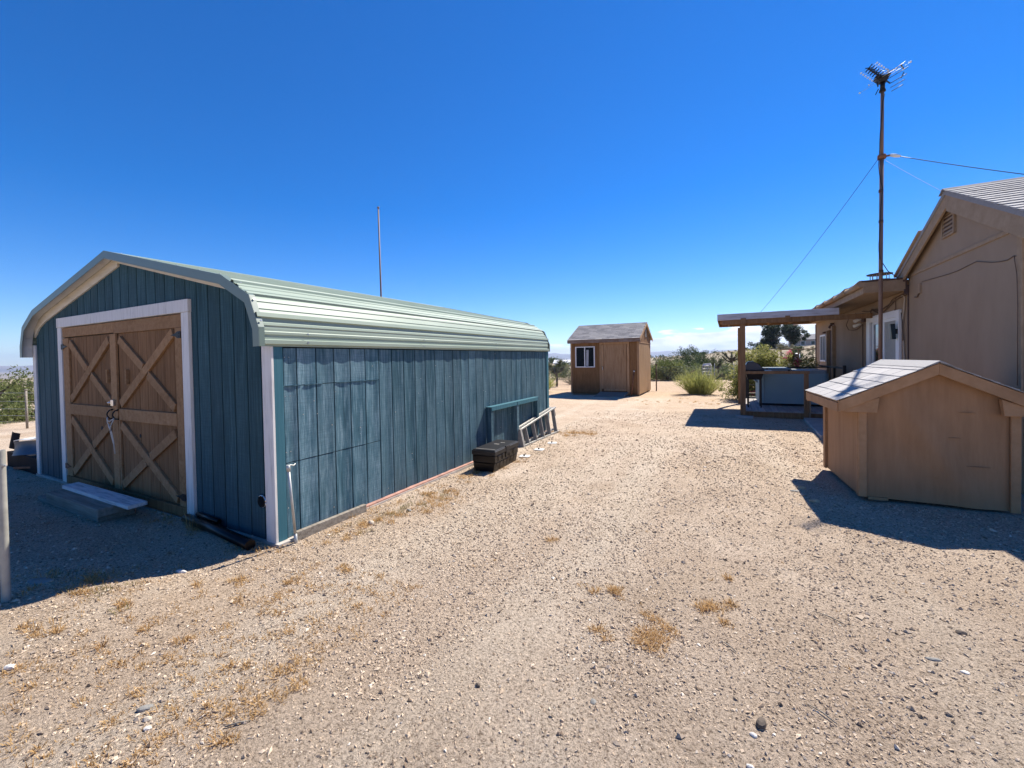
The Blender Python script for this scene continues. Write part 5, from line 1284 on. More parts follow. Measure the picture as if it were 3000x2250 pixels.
def brush(name, label, cat, x, y, rx, ry, h, mat, seed, stems=420, group=None, w=.006, base=.25, stemmat=None):
    """broom-like shrub: many thin upright twigs fanning from the base"""
    rg = np.random.default_rng(seed); z = gz(x, y); o = thing(name, label, cat, (x, y, z), 0, group)
    n = stems; th = rg.uniform(0, 2 * np.pi, n); k = np.sqrt(rg.random(n))
    bx, by = base * rx * k * np.cos(th), base * ry * k * np.sin(th)
    top = np.stack([rx * k * np.cos(th) * rg.uniform(.75, 1.1, n), ry * k * np.sin(th) * rg.uniform(.75, 1.1, n), h * np.sqrt(np.clip(1 - .72 * k ** 2.2, .02, 1)) * rg.uniform(.62, 1.06, n)], 1)
    lob = 1 + .22 * np.sin(3 * th + seed) + .14 * np.sin(5 * th + 2 * seed); top *= (1 + (lob - 1) * np.clip(k * 1.6, 0, 1))[:, None]
    V = []; F = []
    P0 = np.stack([bx, by, np.zeros(n)], 1)
    for i in range(n):
        a = P0[i]; b = a + (top[i] - a) * .55 + np.array([0, 0, .06 * h]); c = top[i]
        s = rg.normal(size=3); s[2] *= .2; s /= np.linalg.norm(s); ww = w * rg.uniform(.7, 1.4)
        q = len(V); V += [a - s * ww * .5, a + s * ww * .5, b - s * ww, b + s * ww]; F += [(q, q + 1, q + 3), (q, q + 3, q + 2)]
        for t_ in range(5):
            p = b + (c - b) * rg.uniform(0, 1); e = p + (c - a) / np.linalg.norm(c - a) * rg.uniform(.08, .2) * h + rg.normal(0, .05 * h, 3)
            q = len(V); V += [p - s * ww * .9, p + s * ww * .9, e]; F.append((q, q + 1, q + 2))
    V = np.array(V); V[:, 2] = np.maximum(V[:, 2], 0.0)
    link('foliage', array_mesh('foliage', V, np.array(F), mat), o)
    mb = MB()
    for i in range(9): e = top[i] * .6; mb.tube([tuple(P0[i] * .6 - np.array([0, 0, .05])), tuple(e * .6), tuple(e)], [.014, .010, .004], 4)
    part('stems', mb, stemmat or M['bark'], o, local=True)
    return o

# rabbitbrush and shrubs nearest the yard
brush('rabbitbrush', 'bright green rabbitbrush rounded bush between the brown shed and the porch', 'bush', -1.12, 18.9, 1.0, .72, .90, M['rabbit'], 3, 900, w=.008, base=.42)
brush('rabbitbrush', 'bright green rabbitbrush half hidden behind the far end of the teal shed', 'bush', -7.95, 18.5, .75, .7, .78, M['rabbit'], 4, 520, w=.009)
brush('dry_shrub', 'low pale dry shrub left of the brown shed window wall', 'bush', -8.3, 24.0, .9, .6, .5, M['dry_shrub'], 5, 420, w=.008)
joshua('dark spiky joshua tree seen in the gap left of the brown shed', -8.7, 22.2, 1.42, 7, 6, .30, .32, None, 60)
tree('juniper', 'green juniper filling the gap behind the fence left of the brown shed', 'tree', -9.7, 29.5, (1.9, 1.2, 1.0), 1.95, .5, (M['juniper'],), 8, 80, 60, .12, .36, lobes=10)
# big shrubs left of the big shed
tree('juniper', 'tall green juniper leaning in at the left edge of the picture', 'tree', -21.4, 4.35, (1.5, 1.7, 1.0), 1.95, .4, (M['juniper'],), 21, 90, 80, .085, .30, trunk_r=.14)
tree('juniper', 'wide green juniper beside the left corner of the teal shed', 'tree', -18.9, 4.75, (1.25, 1.5, .70), 1.10, .3, (M['juniper'],), 22, 90, 80, .075, .26, trunk_r=.10)
tree('juniper', 'farther olive juniper behind the shrubs at the left edge', 'tree', -28.5, 6.3, (2.6, 2.0, 1.1), 1.75, .5, (M['juniper_dark'],), 23, 60, 60, .11, .4)
def polar(az, r): a = math.radians(az); return r * math.sin(a), r * math.cos(a)
# trees and shrubs behind the yard, right of the brown shed
JL = 'junipers on the slope behind the yard'
for (az, r, rad, hh, mt, sd_, lab) in (
    (-7.3, 29.5, (1.35, .9, .85), 1.75, 'juniper', 31, 'olive green juniper just behind the right corner of the brown shed'),
    (-5.6, 31.0, (1.5, 1.0, .75), 1.45, 'juniper', 32, 'broad yellow-green juniper behind the bright rabbitbrush'),
    (-6.6, 42.0, (1.8, 1.4, 1.1), 2.0, 'juniper_dark', 33, 'dark green juniper standing second behind the brown shed corner'),
    (-4.9, 58.0, (1.9, 1.7, 1.45), 3.0, 'juniper_dark', 34, 'tallest dark juniper breaking the skyline right of the brown shed'),
    (-1.7, 48.0, (2.5, 1.8, 1.3), 2.2, 'juniper_dark', 35, 'wide dark juniper behind the little joshua tree'),
    (-3.4, 40.0, (1.3, 1.0, .6), 1.1, 'juniper', 36, 'low pale green juniper right behind the rabbitbrush'),
    (-8.6, 33.0, (1.2, .9, .6), 1.15, 'juniper', 38, 'low green juniper at the far right edge of the brown shed wall'),
    (-2.4, 35.0, (1.5, 1.0, .65), 1.15, 'juniper', 39, 'low olive juniper between the wire roll and the little joshua tree'),
    (-.2, 31.0, (.9, .7, .5), .85, 'juniper', 40, 'small low juniper left of the dark gate post'),
    (1.0, 34.0, (1.2, .9, .6), 1.2, 'juniper', 37, 'grey-green shrub just left of the porch post')):
    x, y = polar(az, r); tree('juniper', lab, 'tree', x, y, rad, hh, .4, (M[mt],), sd_, 84, 64, .085 + r * .0010, .30 + r * .003, JL, 10)
x, y = polar(-1.35, 33.0); joshua('small joshua tree with bushy heads on the slope left of the porch', x, y, 1.35, 41, 5, .28, .24)
x, y = polar(.15, 44.0); joshua('large sprawling joshua tree on the skyline left of the porch post', x, y, 2.0, 42, 8, .45, .26)
x, y = polar(-4.6, 30.5); z = gz(x, y)
lg = thing('fallen_log', 'grey fallen trunk propped among the shrubs behind the rabbitbrush', 'log', (x, y, z))
part('trunk', MB().tube([(-.75, .1, .02), (-.2, 0, .28), (.35, -.1, .62)], [.10, .085, .06], 8), M['bark'], lg, local=True)
part('branch', MB().tube([(-.1, 0, .33), (.25, .2, .36), (.6, .3, .30)], [.045, .035, .02], 6), M['bark'], lg, local=True)
# pines and hedge behind the deck
x, y = polar(4.25, 118); tree('pine_tree', 'tallest dark pine standing beyond the hedge under the porch roof', 'tree', x, y, (2.6, 2.4, 3.3), 7.4, 2.2, (M['pine'],), 51, 170, 80, .34, .62, 'pines beyond the hedge', 16, trunk_r=.3, low=-.9)
x, y = polar(6.15, 122); tree('pine_tree', 'smaller pine to the right with a bare forked trunk', 'tree', x, y, (1.9, 1.8, 2.5), 6.2, 2.0, (M['pine'],), 52, 110, 80, .32, .55, 'pines beyond the hedge', 10, 9, trunk_r=.28, low=-.7)
x, y = polar(2.9, 100); tree('pine_tree', 'low dark round tree at the left foot of the tall pine', 'tree', x, y, (1.6, 1.5, 1.2), 2.8, .8, (M['pine'],), 53, 36, 60, .26, .45, None, 6, trunk_r=.2)
x, y = polar(5.4, 108); tree('juniper', 'grey green shrub between the two pines', 'tree', x, y, (2.2, 1.5, .9), 1.8, .4, (M['scrub'],), 54, 36, 50, .2, .45)
tree('hedge_shrub', 'leafy yellow-green shrub at the left end of the hedge behind the deck', 'bush', .55, 17.0, (.66, .5, .78), 1.80, .35, (M['hedge'],), 61, 100, 60, .075, .20, None, 9, trunk_r=.03)
tree('hedge_shrub', 'tallest tan-green shrub in the hedge behind the grill', 'bush', 1.15, 17.6, (.72, .5, .85), 2.22, .35, (M['hedge'],), 62, 110, 60, .075, .20, None, 9, trunk_r=.03)
tree('hedge_shrub', 'green leafy shrub in the middle of the hedge behind the hot tub', 'bush', 1.62, 17.0, (.80, .5, .78), 1.80, .3, (M['hedge'],), 63, 100, 60, .075, .20, None, 9, trunk_r=.03)
fsh = tree('flowering_shrub', 'shrub with a pink flower cluster behind the hot tub', 'bush', 1.98, 16.9, (.46, .4, .70), 1.72, .3, (M['hedge'],), 64, 80, 60, .075, .18, None, 8, trunk_r=.03)
rg = np.random.default_rng(65)
V, F = leaves_array(np.array([[-.22, -.1, 1.62], [-.10, -.15, 1.55], [-.16, -.1, 1.42], [-.28, -.1, 1.48], [.0, -.2, 1.38], [-.05, -.2, 1.28]]), 60, .11, .06, rg, 1.3)
link('flower_cluster', array_mesh('flower_cluster', V, F, M['petal']), fsh)
fs2 = tree('flowering_shrub', 'low shrub with pink blossoms seen under the deck rail behind the grill', 'bush', .62, 16.75, (.40, .3, .32), .62, .1, (M['juniper_dark'],), 66, 30, 46, .06, .14, None, 5, trunk_r=.02)
V, F = leaves_array(np.array([[-.18, -.3, .52], [-.1, -.3, .30], [.02, -.32, .28], [-.22, -.3, .26], [.12, -.3, .33]]), 40, .07, .045, rg, 1.3)
link('flower_cluster', array_mesh('flower_cluster', V, F, M['petal']), fs2)
tree('juniper', 'dusty olive shrub against the far corner of the house', 'bush', 3.35, 24.5, (1.4, 1.0, .9), 1.75, .3, (M['scrub'],), 67, 50, 50, .09, .26)

# desert scrub on the slopes: uncountable
rg = np.random.default_rng(77)
P = []
while len(P) < 2300:
    az = rg.uniform(-84, 40); r = 30 * (190 / 30.) ** rg.random(); x, y = polar(az, r)
    if -26 < az < -9 and r < 34: continue
    if x > 2.0 and y < 26: continue
    if az < -60 and r < 34: continue
    P.append((x, y, r))
P = np.array(P); Zs = ground_z(P[:, 0], P[:, 1])
C = []; S = []
for (x, y, r), z in zip(P, Zs):
    s = rg.uniform(.18, .55) * (1.2 if rg.random() < .15 else 1)
    for k in range(5): C.append((x + rg.normal(0, s * .5), y + rg.normal(0, s * .5), z + s * rg.uniform(.1, .5))); S.append(s * .5)
half = rg.random(len(P)) < .5; half5 = np.repeat(half, 5)
C = np.array(C); S = np.array(S)
for nm, msk, mt in (('desert_scrub', half5, 'scrub'), ('dry_scrub', ~half5, 'dry_shrub')):
    V, F = leaves_array(C[msk], 26, S[msk], .15, rg, 1.6, .5)
    o = link(nm, array_mesh(nm, V, F, M[mt]), None); tag(o, kind='stuff')
# darker bushes sprinkled over the rise, read as one far cover
P = []
while len(P) < 130:
    az = rg.uniform(-84, 40); r = rg.uniform(60, 230); x, y = polar(az, r)
    P.append((x, y))
C = []; S = []
for x, y in P:
    z = gz(x, y); s = rg.uniform(.5, 1.1)
    for k in range(8): C.append((x + rg.normal(0, s * .6), y + rg.normal(0, s * .6), z + s * rg.uniform(.2, .9))); S.append(s * .5)
V, F = leaves_array(np.array(C), 44, np.array(S), .28, rg, 1.6, .5)
o = link('far_scrub', array_mesh('far_scrub', V, F, M['juniper_dark']), None); tag(o, kind='stuff')
# far wood below the hill, where the trees read as one line
C = []; S = []
for k in range(150):
    x, y = polar(rg.uniform(-40, -14), rg.uniform(150, 330)); z = gz(x, y); s = rg.uniform(1.0, 2.2) * (1.5 if rg.random() < .12 else 1)
    for q in range(8): C.append((x + rg.normal(0, s * .35), y + rg.normal(0, s * .35), z + s * rg.uniform(.1, 1.1))); S.append(s * .4)
V, F = leaves_array(np.array(C), 24, np.array(S), .5, rg, 1.6, .5)
o = link('far_wood', array_mesh('far_wood', V, F, M['juniper_dark']), None); tag(o, kind='stuff')

# ------------------------------------------------------------------ fences and far things
def mesh_fence(root, a, b, h, cell, r=.0016):
    a, b = np.array(a, float), np.array(b, float); L = np.linalg.norm(b[:2] - a[:2]); d = (b - a) / L; V = []; F = []
    nx = int((L + h) / cell)
    nr = np.array([-d[1], d[0], 0]) * r
    for s in (1, -1):
        for k in range(nx):
            x0 = k * cell - (h if s > 0 else 0); p0, p1 = (x0, .04), (x0 + h, h) ; 
            if s < 0: p0, p1 = (x0, h), (x0 + h, .04)
            t0 = max(0, -p0[0] / (p1[0] - p0[0])); t1 = min(1, (L - p0[0]) / (p1[0] - p0[0]))
            if t1 <= t0: continue
            q = [(p0[0] + (p1[0] - p0[0]) * t_, p0[1] + (p1[1] - p0[1]) * t_) for t_ in (t0, t1)]
            pts = [a + d * u_ + np.array([0, 0, v_]) for u_, v_ in q]; o = len(V); up_ = np.array([0, 0, r])
            for p in pts: V += [p + up_, p - up_ + nr, p - up_ - nr]
            F += [(o, o + 1, o + 4), (o, o + 4, o + 3), (o + 1, o + 2, o + 5), (o + 1, o + 5, o + 4), (o + 2, o, o + 3), (o + 2, o + 3, o + 5)]
    W = WORLD_OF[root].inverted(); T_ = np.array(W.translation)
    link('chain_link', array_mesh('chain_link', np.array(V) + T_, np.array(F), M['galv']), root, kind='stuff')
fn = thing('chain_link_fence', 'chain-link fence on thin posts behind the brown shed', 'fence', (-3.07, 19.6, 0))
mesh_fence(fn, (-10.5, 20.6, 0), (-6.3, 20.45, 0), 1.15, .085, .0022)
mesh_fence(fn, (-3.07, 20.3, 0), (.12, 20.3, 0), 1.15, .085, .0022)
for x in (-10.5, -8.6, -6.4): part('fence_post', MB().tube([(x, 20.52, -.1), (x, 20.52, 1.22)], .028, 8), M['galv'], fn)
part('fence_post', MB().tube([(-3.02, 20.2, -.1), (-3.02, 20.2, 1.20)], .028, 8).disc((-3.02, 20.2, 1.20), (0, 0, 1), .045, .06, 8), M['house_dark'], fn)
part('fence_post', MB().tube([(.12, 20.3, -.1), (.12, 20.3, 1.2)], .028, 8), M['galv'], fn)
solid('gate_post', MB().box(.16, .27, 19.60, 19.71, -.1, 1.12), M['house_dark'], 'dark square gate post left of the porch post', 'post', (.2, 19.65, 0), bevel=.01)
gp = thing('wooden_post', 'short brown fence post close behind the porch post', 'post', (.28, 17.46, 0))
part('post', MB().box(.20, .29, 17.42, 17.5, -.1, .86), M['porch_wood'], gp); part('bracket', MB().box(.12, .34, 17.44, 17.47, .62, .70).box(.12, .15, 17.44, 17.47, .70, 1.0), M['galv'], gp)
x, y = -1.02, 22.6
wr = thing('wire_roll', 'upright roll of silvery wire mesh behind the rabbitbrush', 'wire roll', (x, y, 0))
mb = MB()
for k in range(14): a = 2 * math.pi * k / 14; mb.tube([(x + .21 * math.cos(a), y + .21 * math.sin(a), .0), (x + .20 * math.cos(a), y + .20 * math.sin(a), 1.12)], .012, 4)
for z in np.linspace(.05, 1.1, 8): mb.tube([(x + .21 * math.cos(a), y + .21 * math.sin(a), z) for a in np.linspace(0, 6.2832, 15)], .012, 4)
part('mesh', mb, M['galv'], wr)
part('cover', MB().hexa([(x - .2, y - .15, 1.10), (x + .2, y - .15, 1.12), (x + .2, y + .15, 1.12), (x - .2, y + .15, 1.10)], [(x - .15, y - .1, 1.19), (x + .16, y - .12, 1.22), (x + .16, y + .12, 1.22), (x - .15, y + .1, 1.19)]), M['porcelain'], wr)
part('stake', MB().tube([(x + .34, y, 0), (x + .34, y, 1.2)], .018, 6), M['galv'], wr)
# wire fence left of the big shed
lf_ = thing('wire_fence', 'wire fence on a thin pale post left of the teal shed', 'fence', (-16.4, 3.93, 0))
part('fence_post', MB().tube([(-16.38, 3.93, -.1), (-16.38, 3.93, 1.0)], .026, 8).disc((-16.38, 3.93, 1.0), (0, 0, 1), .034, .03, 8), M['grey_wood'], lf_)
part('fence_post', MB().tube([(-19.2, 3.2, -.1), (-19.2, 3.2, 1.0)], .03, 8), M['galv'], lf_)
mb = MB()
for z in (.15, .32, .5, .7, .92): mb.tube([(-19.2, 3.2, z), (-16.38, 3.93, z + .01), (-11.5, 5.2, z)], .004, 4)
part('wire', mb, M['galv'], lf_)
# far houses
def far_house(label, az, r, w, d, h, wall, roof, nwin, rz=0.0):
    x, y = polar(az, r); z = gz(x, y)
    o = thing('far_house', label, 'house', (x, y, z), rz)
    part('wall', MB().prism([(-w / 2, 0, -.5), (w / 2, 0, -.5), (w / 2, 0, h), (-w / 2, 0, h)], (0, d, 0)).prism([(-w / 2, 0, h), (-w / 2, d, h), (-w / 2, d / 2, h + d * .22)], (w, 0, 0)), wall, o, local=True)
    for s in (0, 1):
        y0, y1 = (-.4, d / 2) if s == 0 else (d / 2, d + .4); z0, z1 = (h - .12, h + d * .22) if s == 0 else (h + d * .22, h - .12)
        part('roof', MB().hexa([(-w / 2 - .4, y0, z0), (w / 2 + .4, y0, z0), (w / 2 + .4, y1, z1), (-w / 2 - .4, y1, z1)], [(-w / 2 - .4, y0, z0 + .15), (w / 2 + .4, y0, z0 + .15), (w / 2 + .4, y1, z1 + .15), (-w / 2 - .4, y1, z1 + .15)]), roof, o, local=True)
    for k in range(nwin):
        xx = -w / 2 + w * (k + .5) / nwin
        wn_ = part('window', MB().box(xx - .45, xx + .45, -.03, -.002, h * .38, h * .80), M['pane'], o, local=True)
        part('frame', MB().box(xx - .55, xx - .45, -.06, -.002, h * .34, h * .84).box(xx + .45, xx + .55, -.06, -.002, h * .34, h * .84).box(xx - .449, xx + .449, -.06, -.031, h * .80, h * .84).box(xx - .449, xx + .449, -.06, -.031, h * .34, h * .38), M['vinyl'], wn_, local=True)
    return o
WALLP = plain('pale_stucco', (0.42, 0.36, 0.32), 0.9, vary=.06, s=1)
far_house('distant pale house with grey roof on the hill beyond the pines', 7.7, 150, 9.5, 7.0, 2.5, WALLP, M['shingle'], 4, -.1)
far_house('distant low white building in the trees left of the brown shed', -20.6, 118, 4.2, 3.5, 1.0, M['vinyl'], M['vinyl'], 2, .2)
x, y = polar(6.6, 58); z = gz(x, y)
tk = thing('water_tank', 'small white water tank behind the pink flowers', 'tank', (x, y, z))
part('tank', MB().tube([(0, 0, 0), (0, 0, 1.0), (0, 0, 1.12)], [.38, .38, .1], 16), M['porcelain'], tk, local=True); part('stand', MB().box(-.6, .6, -.6, .6, -.5, -.001), M['concrete'], tk, local=True)
x, y = polar(7.3, 52); z = gz(x, y)
rf_ = thing('rail_fence', 'brown post and rail fence beyond the hedge by the house corner', 'fence', (x, y, z))
for k in range(4): part('post', MB().box(-2 + k * 1.5, -1.88 + k * 1.5, 0, .12, -.4, 1.75), M['porch_wood'], rf_, local=True)
part('rail', MB().box(-2, 2.8, .03, .09, 1.66, 1.76), M['porch_wood'], rf_, local=True)

# ------------------------------------------------------------------ gravel, stones and dry grass
rg = np.random.default_rng(101)
N = 225000
# density follows the distance so stones stay about a pixel wide
az = np.radians(rg.uniform(-78, 25, N)); u_ = rg.random(N); rad = 0.9 * (13.0 / .9) ** (u_ ** 0.90)
x, y = rad * np.sin(az), rad * np.cos(az)
keep = ~((x < SX1 + .04) & (y > SY0 - .03)) & ~((x > 1.1) & (x < 2.5) & (y > 5.75) & (y < 7.2)) & ~((x > HX - .02) & (y > 6.75)) & ~((x > 1.5) & (x < 2.12) & (y > 9.7))
patch = vnoise(x / .55, y / .55, 21) * .6 + vnoise(x / 1.9, y / 1.9, 22) * .5
keep &= rg.random(N) < np.clip(.30 + 1.3 * (patch - .35), .12, 1)
x, y, rad = x[keep], y[keep], rad[keep]; N = len(x)
size = (0.0028 + .0056 * rg.random(N) ** 2.2 + .008 * (rg.random(N) < .04) * rg.random(N)) * np.clip(.80 + rad * .10, .85, 1.7)
z = ground_z(x, y)
oct_ = np.array([[1, 0, 0], [0, 1, 0], [-1, 0, 0], [0, -1, 0], [0, 0, .75], [0, 0, -.6]], float)
of_ = np.array([[0, 1, 4], [1, 2, 4], [2, 3, 4], [3, 0, 4], [1, 0, 5], [2, 1, 5], [3, 2, 5], [0, 3, 5]])
th = rg.uniform(0, 2 * np.pi, N); c_, s_ = np.cos(th), np.sin(th)
sc = np.stack([rg.uniform(.8, 1.7, N), rg.uniform(.6, 1.1, N), rg.uniform(.65, 1.2, N)], 1) * size[:, None]
pv = oct_[None] * sc[:, None, :] * rg.uniform(.65, 1.35, (N, 6, 1))
pv[:, 4, :2] += rg.normal(0, .35, (N, 2)) * size[:, None]
px_ = pv[..., 0] * c_[:, None] - pv[..., 1] * s_[:, None]; py_ = pv[..., 0] * s_[:, None] + pv[..., 1] * c_[:, None]
V = np.stack([px_ + x[:, None], py_ + y[:, None], pv[..., 2] + (z + size * .30)[:, None]], -1).reshape(-1, 3)
F = (of_[None] + (np.arange(N) * 6)[:, None, None]).reshape(-1, 3)
tone = np.repeat(np.clip(rg.normal(.54, .2, N) - .38 * (rg.random(N) < .20) + .36 * (rg.random(N) < .012), 0, 1), 6)
o = link('gravel', array_mesh('gravel', V, F, M['pebble'], False, tone), None); tag(o, kind='stuff')

def rock(label, x, y, sx, sy, sz, mat, seed, cat='stone', name='stone', group=None, rz=0.0, flat=.25):
    rg_ = np.random.default_rng(seed); bm = bmesh.new(); bmesh.ops.create_icosphere(bm, subdivisions=2, radius=1.0)
    planes = [(lambda d: d / np.linalg.norm(d))(rg_.normal(size=3)) for _ in range(7)]
    for v in bm.verts:
        p = np.array(v.co)
        for q in planes:
            e = p @ q - .72
            if e > 0: p = p - q * e * .9
        p = p * (1 + rg_.normal(0, .03)); v.co = Vector((p[0] * sx, p[1] * sy, p[2] * sz))
    me = bpy.data.meshes.new(name); bm.to_mesh(me); bm.free(); me.materials.append(mat)
    o = bpy.data.objects.new(name, me); COL.objects.link(o); o.location = (x, y, gz(x, y) + sz * flat); o.rotation_euler = (0, 0, rz)
    return tag(o, label, cat, group)
rock('flat grey stone lying on the gravel at the lower left', -2.43, .915, .040, .019, .014, M['rock_grey'], 1, rz=.9)
rock('cream stone next to the flat grey stone at lower left', -2.345, .89, .022, .014, .012, M['rock_cream'], 2, rz=.5)
rock('pale cream stone lowest of the trio at lower left', -2.285, .868, .020, .013, .010, M['rock_white'], 3, rz=.4)
rock('dark angular rock standing on the gravel at lower right', .11, 2.07, .032, .022, .026, M['rock_dark'], 4, rz=1.1)
rock('small white stone just below the dark angular rock', .075, 2.0, .016, .012, .008, M['rock_white'], 5)
rock('white stone on the edge of the shed shadow', -3.74, 1.66, .050, .020, .017, M['rock_white'], 6, rz=.3)
rock('white block of stone at the left edge of the gravel', -3.28, .69, .028, .020, .018, M['rock_white'], 7, rz=.7)
rock('white stone at the foot of the galvanised post', -4.02, .80, .045, .028, .020, M['rock_white'], 8, rz=.2)
rock('tan brick end lying by the pump house shadow', .74, 5.98, .055, .035, .030, M['brick_tan'], 9, rz=.5)
rock('tan brick half buried at the tip of the pump house shadow', .80, 5.52, .06, .03, .028, M['brick_tan'], 10, rz=.2)
rock('pale flat stone left of the two tan bricks', .66, 5.84, .06, .035, .012, M['rock_grey'], 11, rz=.3)
rock('white two-lobed stone at the bottom right of the gravel', .06, 1.84, .018, .013, .012, M['rock_white'], 12)
rock('grey-blue flat stone alone at the far right of the gravel', .93, 2.92, .040, .016, .008, M['rock_grey'], 13, rz=.2)
rock('dark stone in the right foreground near the flat grey one', 1.15, 3.25, .028, .02, .014, M['rock_dark'], 14)
rock('brown dark-sided stone in the middle of the gravel', -1.11, 1.72, .017, .013, .013, M['rock_dark'], 15)
rock('pale stone in the dry weeds below the teal side wall', -3.12, 2.98, .035, .03, .03, M['rock_cream'], 16)
rock('grey stone beside the weeds below the teal wall', -3.03, 3.42, .035, .024, .02, M['rock_grey'], 17)
rock('grey flat slab of stone in the shade by the galvanised post', -4.25, 1.05, .10, .05, .014, M['rock_grey'], 18, rz=.3)
rr_ = random.Random(9)
for k in range(46):
    az_ = math.radians(rr_.uniform(-70, 22)); r_ = rr_.uniform(1.7, 9.5); x, y = r_ * math.sin(az_), r_ * math.cos(az_)
    if (x < SX1 + .1 and y > SY0 - .1) or (x > 1 and 5.6 < y < 7.3): continue
    s = rr_.uniform(.010, .022) * (.8 + r_ * .06); mt = rr_.choice(['rock_white', 'rock_cream', 'rock_cream', 'rock_grey', 'rock_grey', 'rock_dark', 'rock_dark'])
    g_ = {'rock_white': 'white', 'rock_cream': 'cream', 'rock_grey': 'grey', 'rock_dark': 'dark brown'}[mt]
    rock('small loose %s stone scattered on the open gravel' % g_, x, y, s, s * rr_.uniform(.5, .8), s * rr_.uniform(.35, .6), M[mt], 200 + k, group='small %s stones on the gravel' % g_, rz=rr_.uniform(0, 3), flat=.15)

def blades(spots, rg_, w=.0022):
    """spots: x, y, radius, n, height, lean"""
    V = []; F = []
    for (x, y, R_, n, h, lean) in spots:
        th = rg_.uniform(0, 2 * np.pi, n); k = np.sqrt(rg_.random(n)) * R_
        bx, by = x + k * np.cos(th), y + k * np.sin(th); bz = ground_z(bx, by) - .004
        dirs = rg_.normal(0, lean, (n, 2)) + np.stack([np.cos(th), np.sin(th)], 1) * lean * .8
        hh = h * rg_.uniform(.45, 1.1, n)
        for i in range(n):
            p0 = np.array([bx[i], by[i], bz[i]]); d = np.array([dirs[i, 0], dirs[i, 1], 1.0]); d /= np.linalg.norm(d)
            p1 = p0 + d * hh[i] * .6; d2 = d + np.array([dirs[i, 0], dirs[i, 1], -.25]); d2 /= np.linalg.norm(d2); p2 = p1 + d2 * hh[i] * .45
            s = np.array([-d[1] + .3 * rg_.normal(), d[0] + .3 * rg_.normal(), 0.]); s = s / (np.linalg.norm(s) + 1e-6) * w
            o = len(V); V += [p0 - s, p0 + s, p1 + s * .8, p1 - s * .8, p2]; F += [(o, o + 1, o + 2), (o, o + 2, o + 3), (o + 3, o + 2, o + 4)]
    return np.array(V), np.array(F)
rg = np.random.default_rng(303)
tufts = [(-2.92, 1.64), (-2.78, 1.8), (-2.78, 1.94), (-3.14, 1.24), (-2.8, 1.26), (-2.56, 1.62), (-2.64, 2.22), (-3.39, 1.61), (-3.22, 1.76), (-4.01, 1.24), (-3.45, 1.22), (-3.17, .95), (-2.93, .98), (-2.72, 1.14), (-2.12, 1.03), (-1.98, 1.16), (-1.9, .99), (-3.61, .87), (-3.24, .7), (-2.3, .7), (-3.47, .89), (-2.32, 1.27), (-2.11, 1.38), (-1.98, 1.33), (-.85, 2.82), (-.74, 2.84), (-.69, 2.83), (-.11, 2.93), (0, 3.36), (-.04, 2.99), (-.03, 2.79), (-.18, 2.9), (-.69, 2.38), (-1.4, 3.4)]
sp_ = []
for (x, y) in tufts:
    for q in range(rg.integers(2, 5)): sp_.append((x + rg.normal(0, .045), y + rg.normal(0, .03), rg.uniform(.015, .04), int(rg.integers(18, 44)), rg.uniform(.022, .062), .6))
for _ in range(420):     # thin sprinkling among the gravel, thicker to the left
    x = -1.9 - abs(rg.normal(0, .9)); y = rg.uniform(.55, 2.3); sp_.append((x, y, rg.uniform(.015, .05), int(rg.integers(8, 24)), rg.uniform(.012, .045), .55))
for _ in range(60):
    az_ = math.radians(rg.uniform(-35, 20)); r_ = rg.uniform(2.2, 8); sp_.append((r_ * math.sin(az_), r_ * math.cos(az_), .015, int(rg.integers(4, 10)), .025, .5))
for (cx, cy, sx_, sy_, n_) in ((-3.16, 3.0, .10, .28, 34), (-3.02, 3.85, .16, .30, 52), (-3.22, 4.8, .07, .25, 12), (-3.02, 8.55, .25, .30, 34), (-2.95, 5.5, .08, .3, 12), (-4.6, 15.6, 2.2, .5, 60), (-1.5, 15.4, 1.8, .6, 40), (-4.85, 2.15, .3, .05, 10), (-3.75, 2.12, .15, .06, 10), (-4.05, 1.2, .18, .12, 16)):
    for _ in range(n_): sp_.append((cx + rg.normal(0, sx_), cy + rg.normal(0, sy_), rg.uniform(.03, .08), int(rg.integers(18, 44)), rg.uniform(.025, .07), .55))
sp_ = [s for s in sp_ if not (s[0] < SX1 + .06 and s[1] > SY0 - .03)]
V, F = blades(sp_, rg, .0023)
o = link('dry_grass', array_mesh('dry_grass', V, F, M['straw']), None); tag(o, kind='stuff')
V, F = blades([(-3.02 + rg.normal(0, .12), 3.7 + rg.normal(0, .22), .05, 22, .045, .6) for _ in range(16)] + [(-3.12 + rg.normal(0, .07), 2.95 + rg.normal(0, .2), .05, 18, .04, .6) for _ in range(10)] + [(-3.2, 4.95 + .05 * k, .05, 20, .05, .6) for k in range(4)] + [(-3.95 + rg.normal(0, .25), 1.15 + rg.normal(0, .1), .05, 18, .05, .6) for _ in range(12)], rg)
o = link('low_weeds', array_mesh('low_weeds', V, F, M['olive_weed']), None); tag(o, kind='stuff')
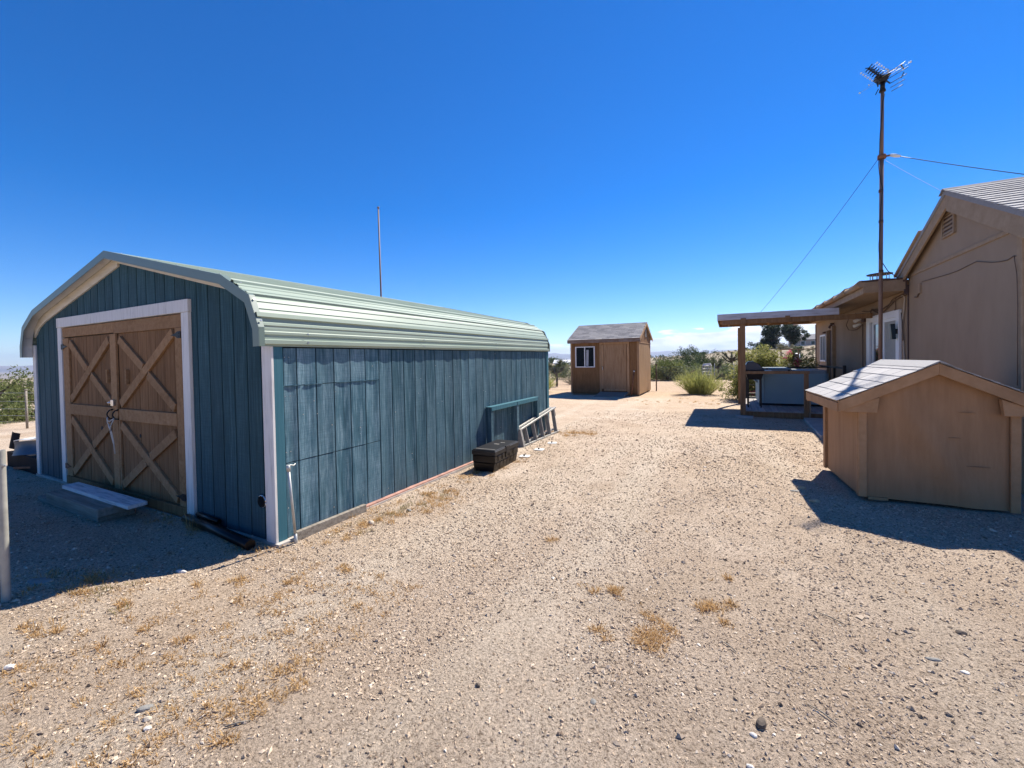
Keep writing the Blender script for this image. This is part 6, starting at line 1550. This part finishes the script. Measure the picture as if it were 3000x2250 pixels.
def clump(label, x, y, spots, mat='straw', w=.0022, seed=1):
    V, F = blades(spots, np.random.default_rng(seed), w); z = gz(x, y)
    o = link('grass_tuft', array_mesh('grass_tuft', V - np.array([x, y, z]), F, M[mat]), None); o.location = (x, y, z); return tag(o, label, 'grass tuft')
clump('tall golden grass tuft against the white door frame foot', -4.66, 2.17, [(-4.70, 2.17, .03, 26, .20, .28), (-4.62, 2.16, .05, 40, .14, .45), (-4.52, 2.17, .03, 18, .10, .5)], seed=2)
clump('small golden grass tuft at the foot of the teal front near the outlet', -4.0, 2.16, [(-4.0, 2.16, .04, 30, .10, .5), (-3.88, 2.15, .03, 18, .08, .5)], seed=3)
clump('brown dried weed clump in the middle foreground, upper of two', -.37, 2.60, [(-.47 + .03 * k, 2.66 - .02 * k, .03, 34, .05, .7) for k in range(7)], w=.0018, seed=4)
clump('wide brown dried weed clump in the middle foreground, lower of two', -.42, 2.40, [(-.47 + .04 * (k % 4), 2.50 - .045 * (k // 4) , .04, 40, .045, .9) for k in range(16)], w=.0018, seed=5)
clump('golden tuft alone in the shed shadow edge at left', -4.01, 1.24, [(-4.01, 1.24, .04, 34, .075, .45), (-3.93, 1.22, .03, 16, .05, .5)], seed=6)
clump('orange dry grass clump at the far end of the stepladder', -3.0, 8.6, [(-3.05 + .1 * k, 8.5 + .05 * (k % 3), .07, 40, .09, .45) for k in range(6)], w=.003, seed=7)
# twigs on the ground
for k, (x, y, a, L, lab) in enumerate(((-1.95, 1.06, .8, .05, 'thin pale twig on the gravel at lower left'), (-.02, 2.55, 2.4, .05, 'grey twig on the gravel right of the dried weeds'), (.35, 2.25, 2.5, .06, 'grey stick on the gravel at the lower right'), (.52, 3.1, 2.6, .08, 'thin brown stick on the gravel at right'))):
    z = gz(x, y) + .006; d = Vector((math.cos(a), math.sin(a), 0)) * L
    solid('twig', MB().tube([Vector((x, y, z)) - d, (x + .003, y + .004, z + .004), Vector((x, y, z)) + d], [.0025, .0035, .002], 5), M['grey_wood'], lab, 'twig', (x, y, z))
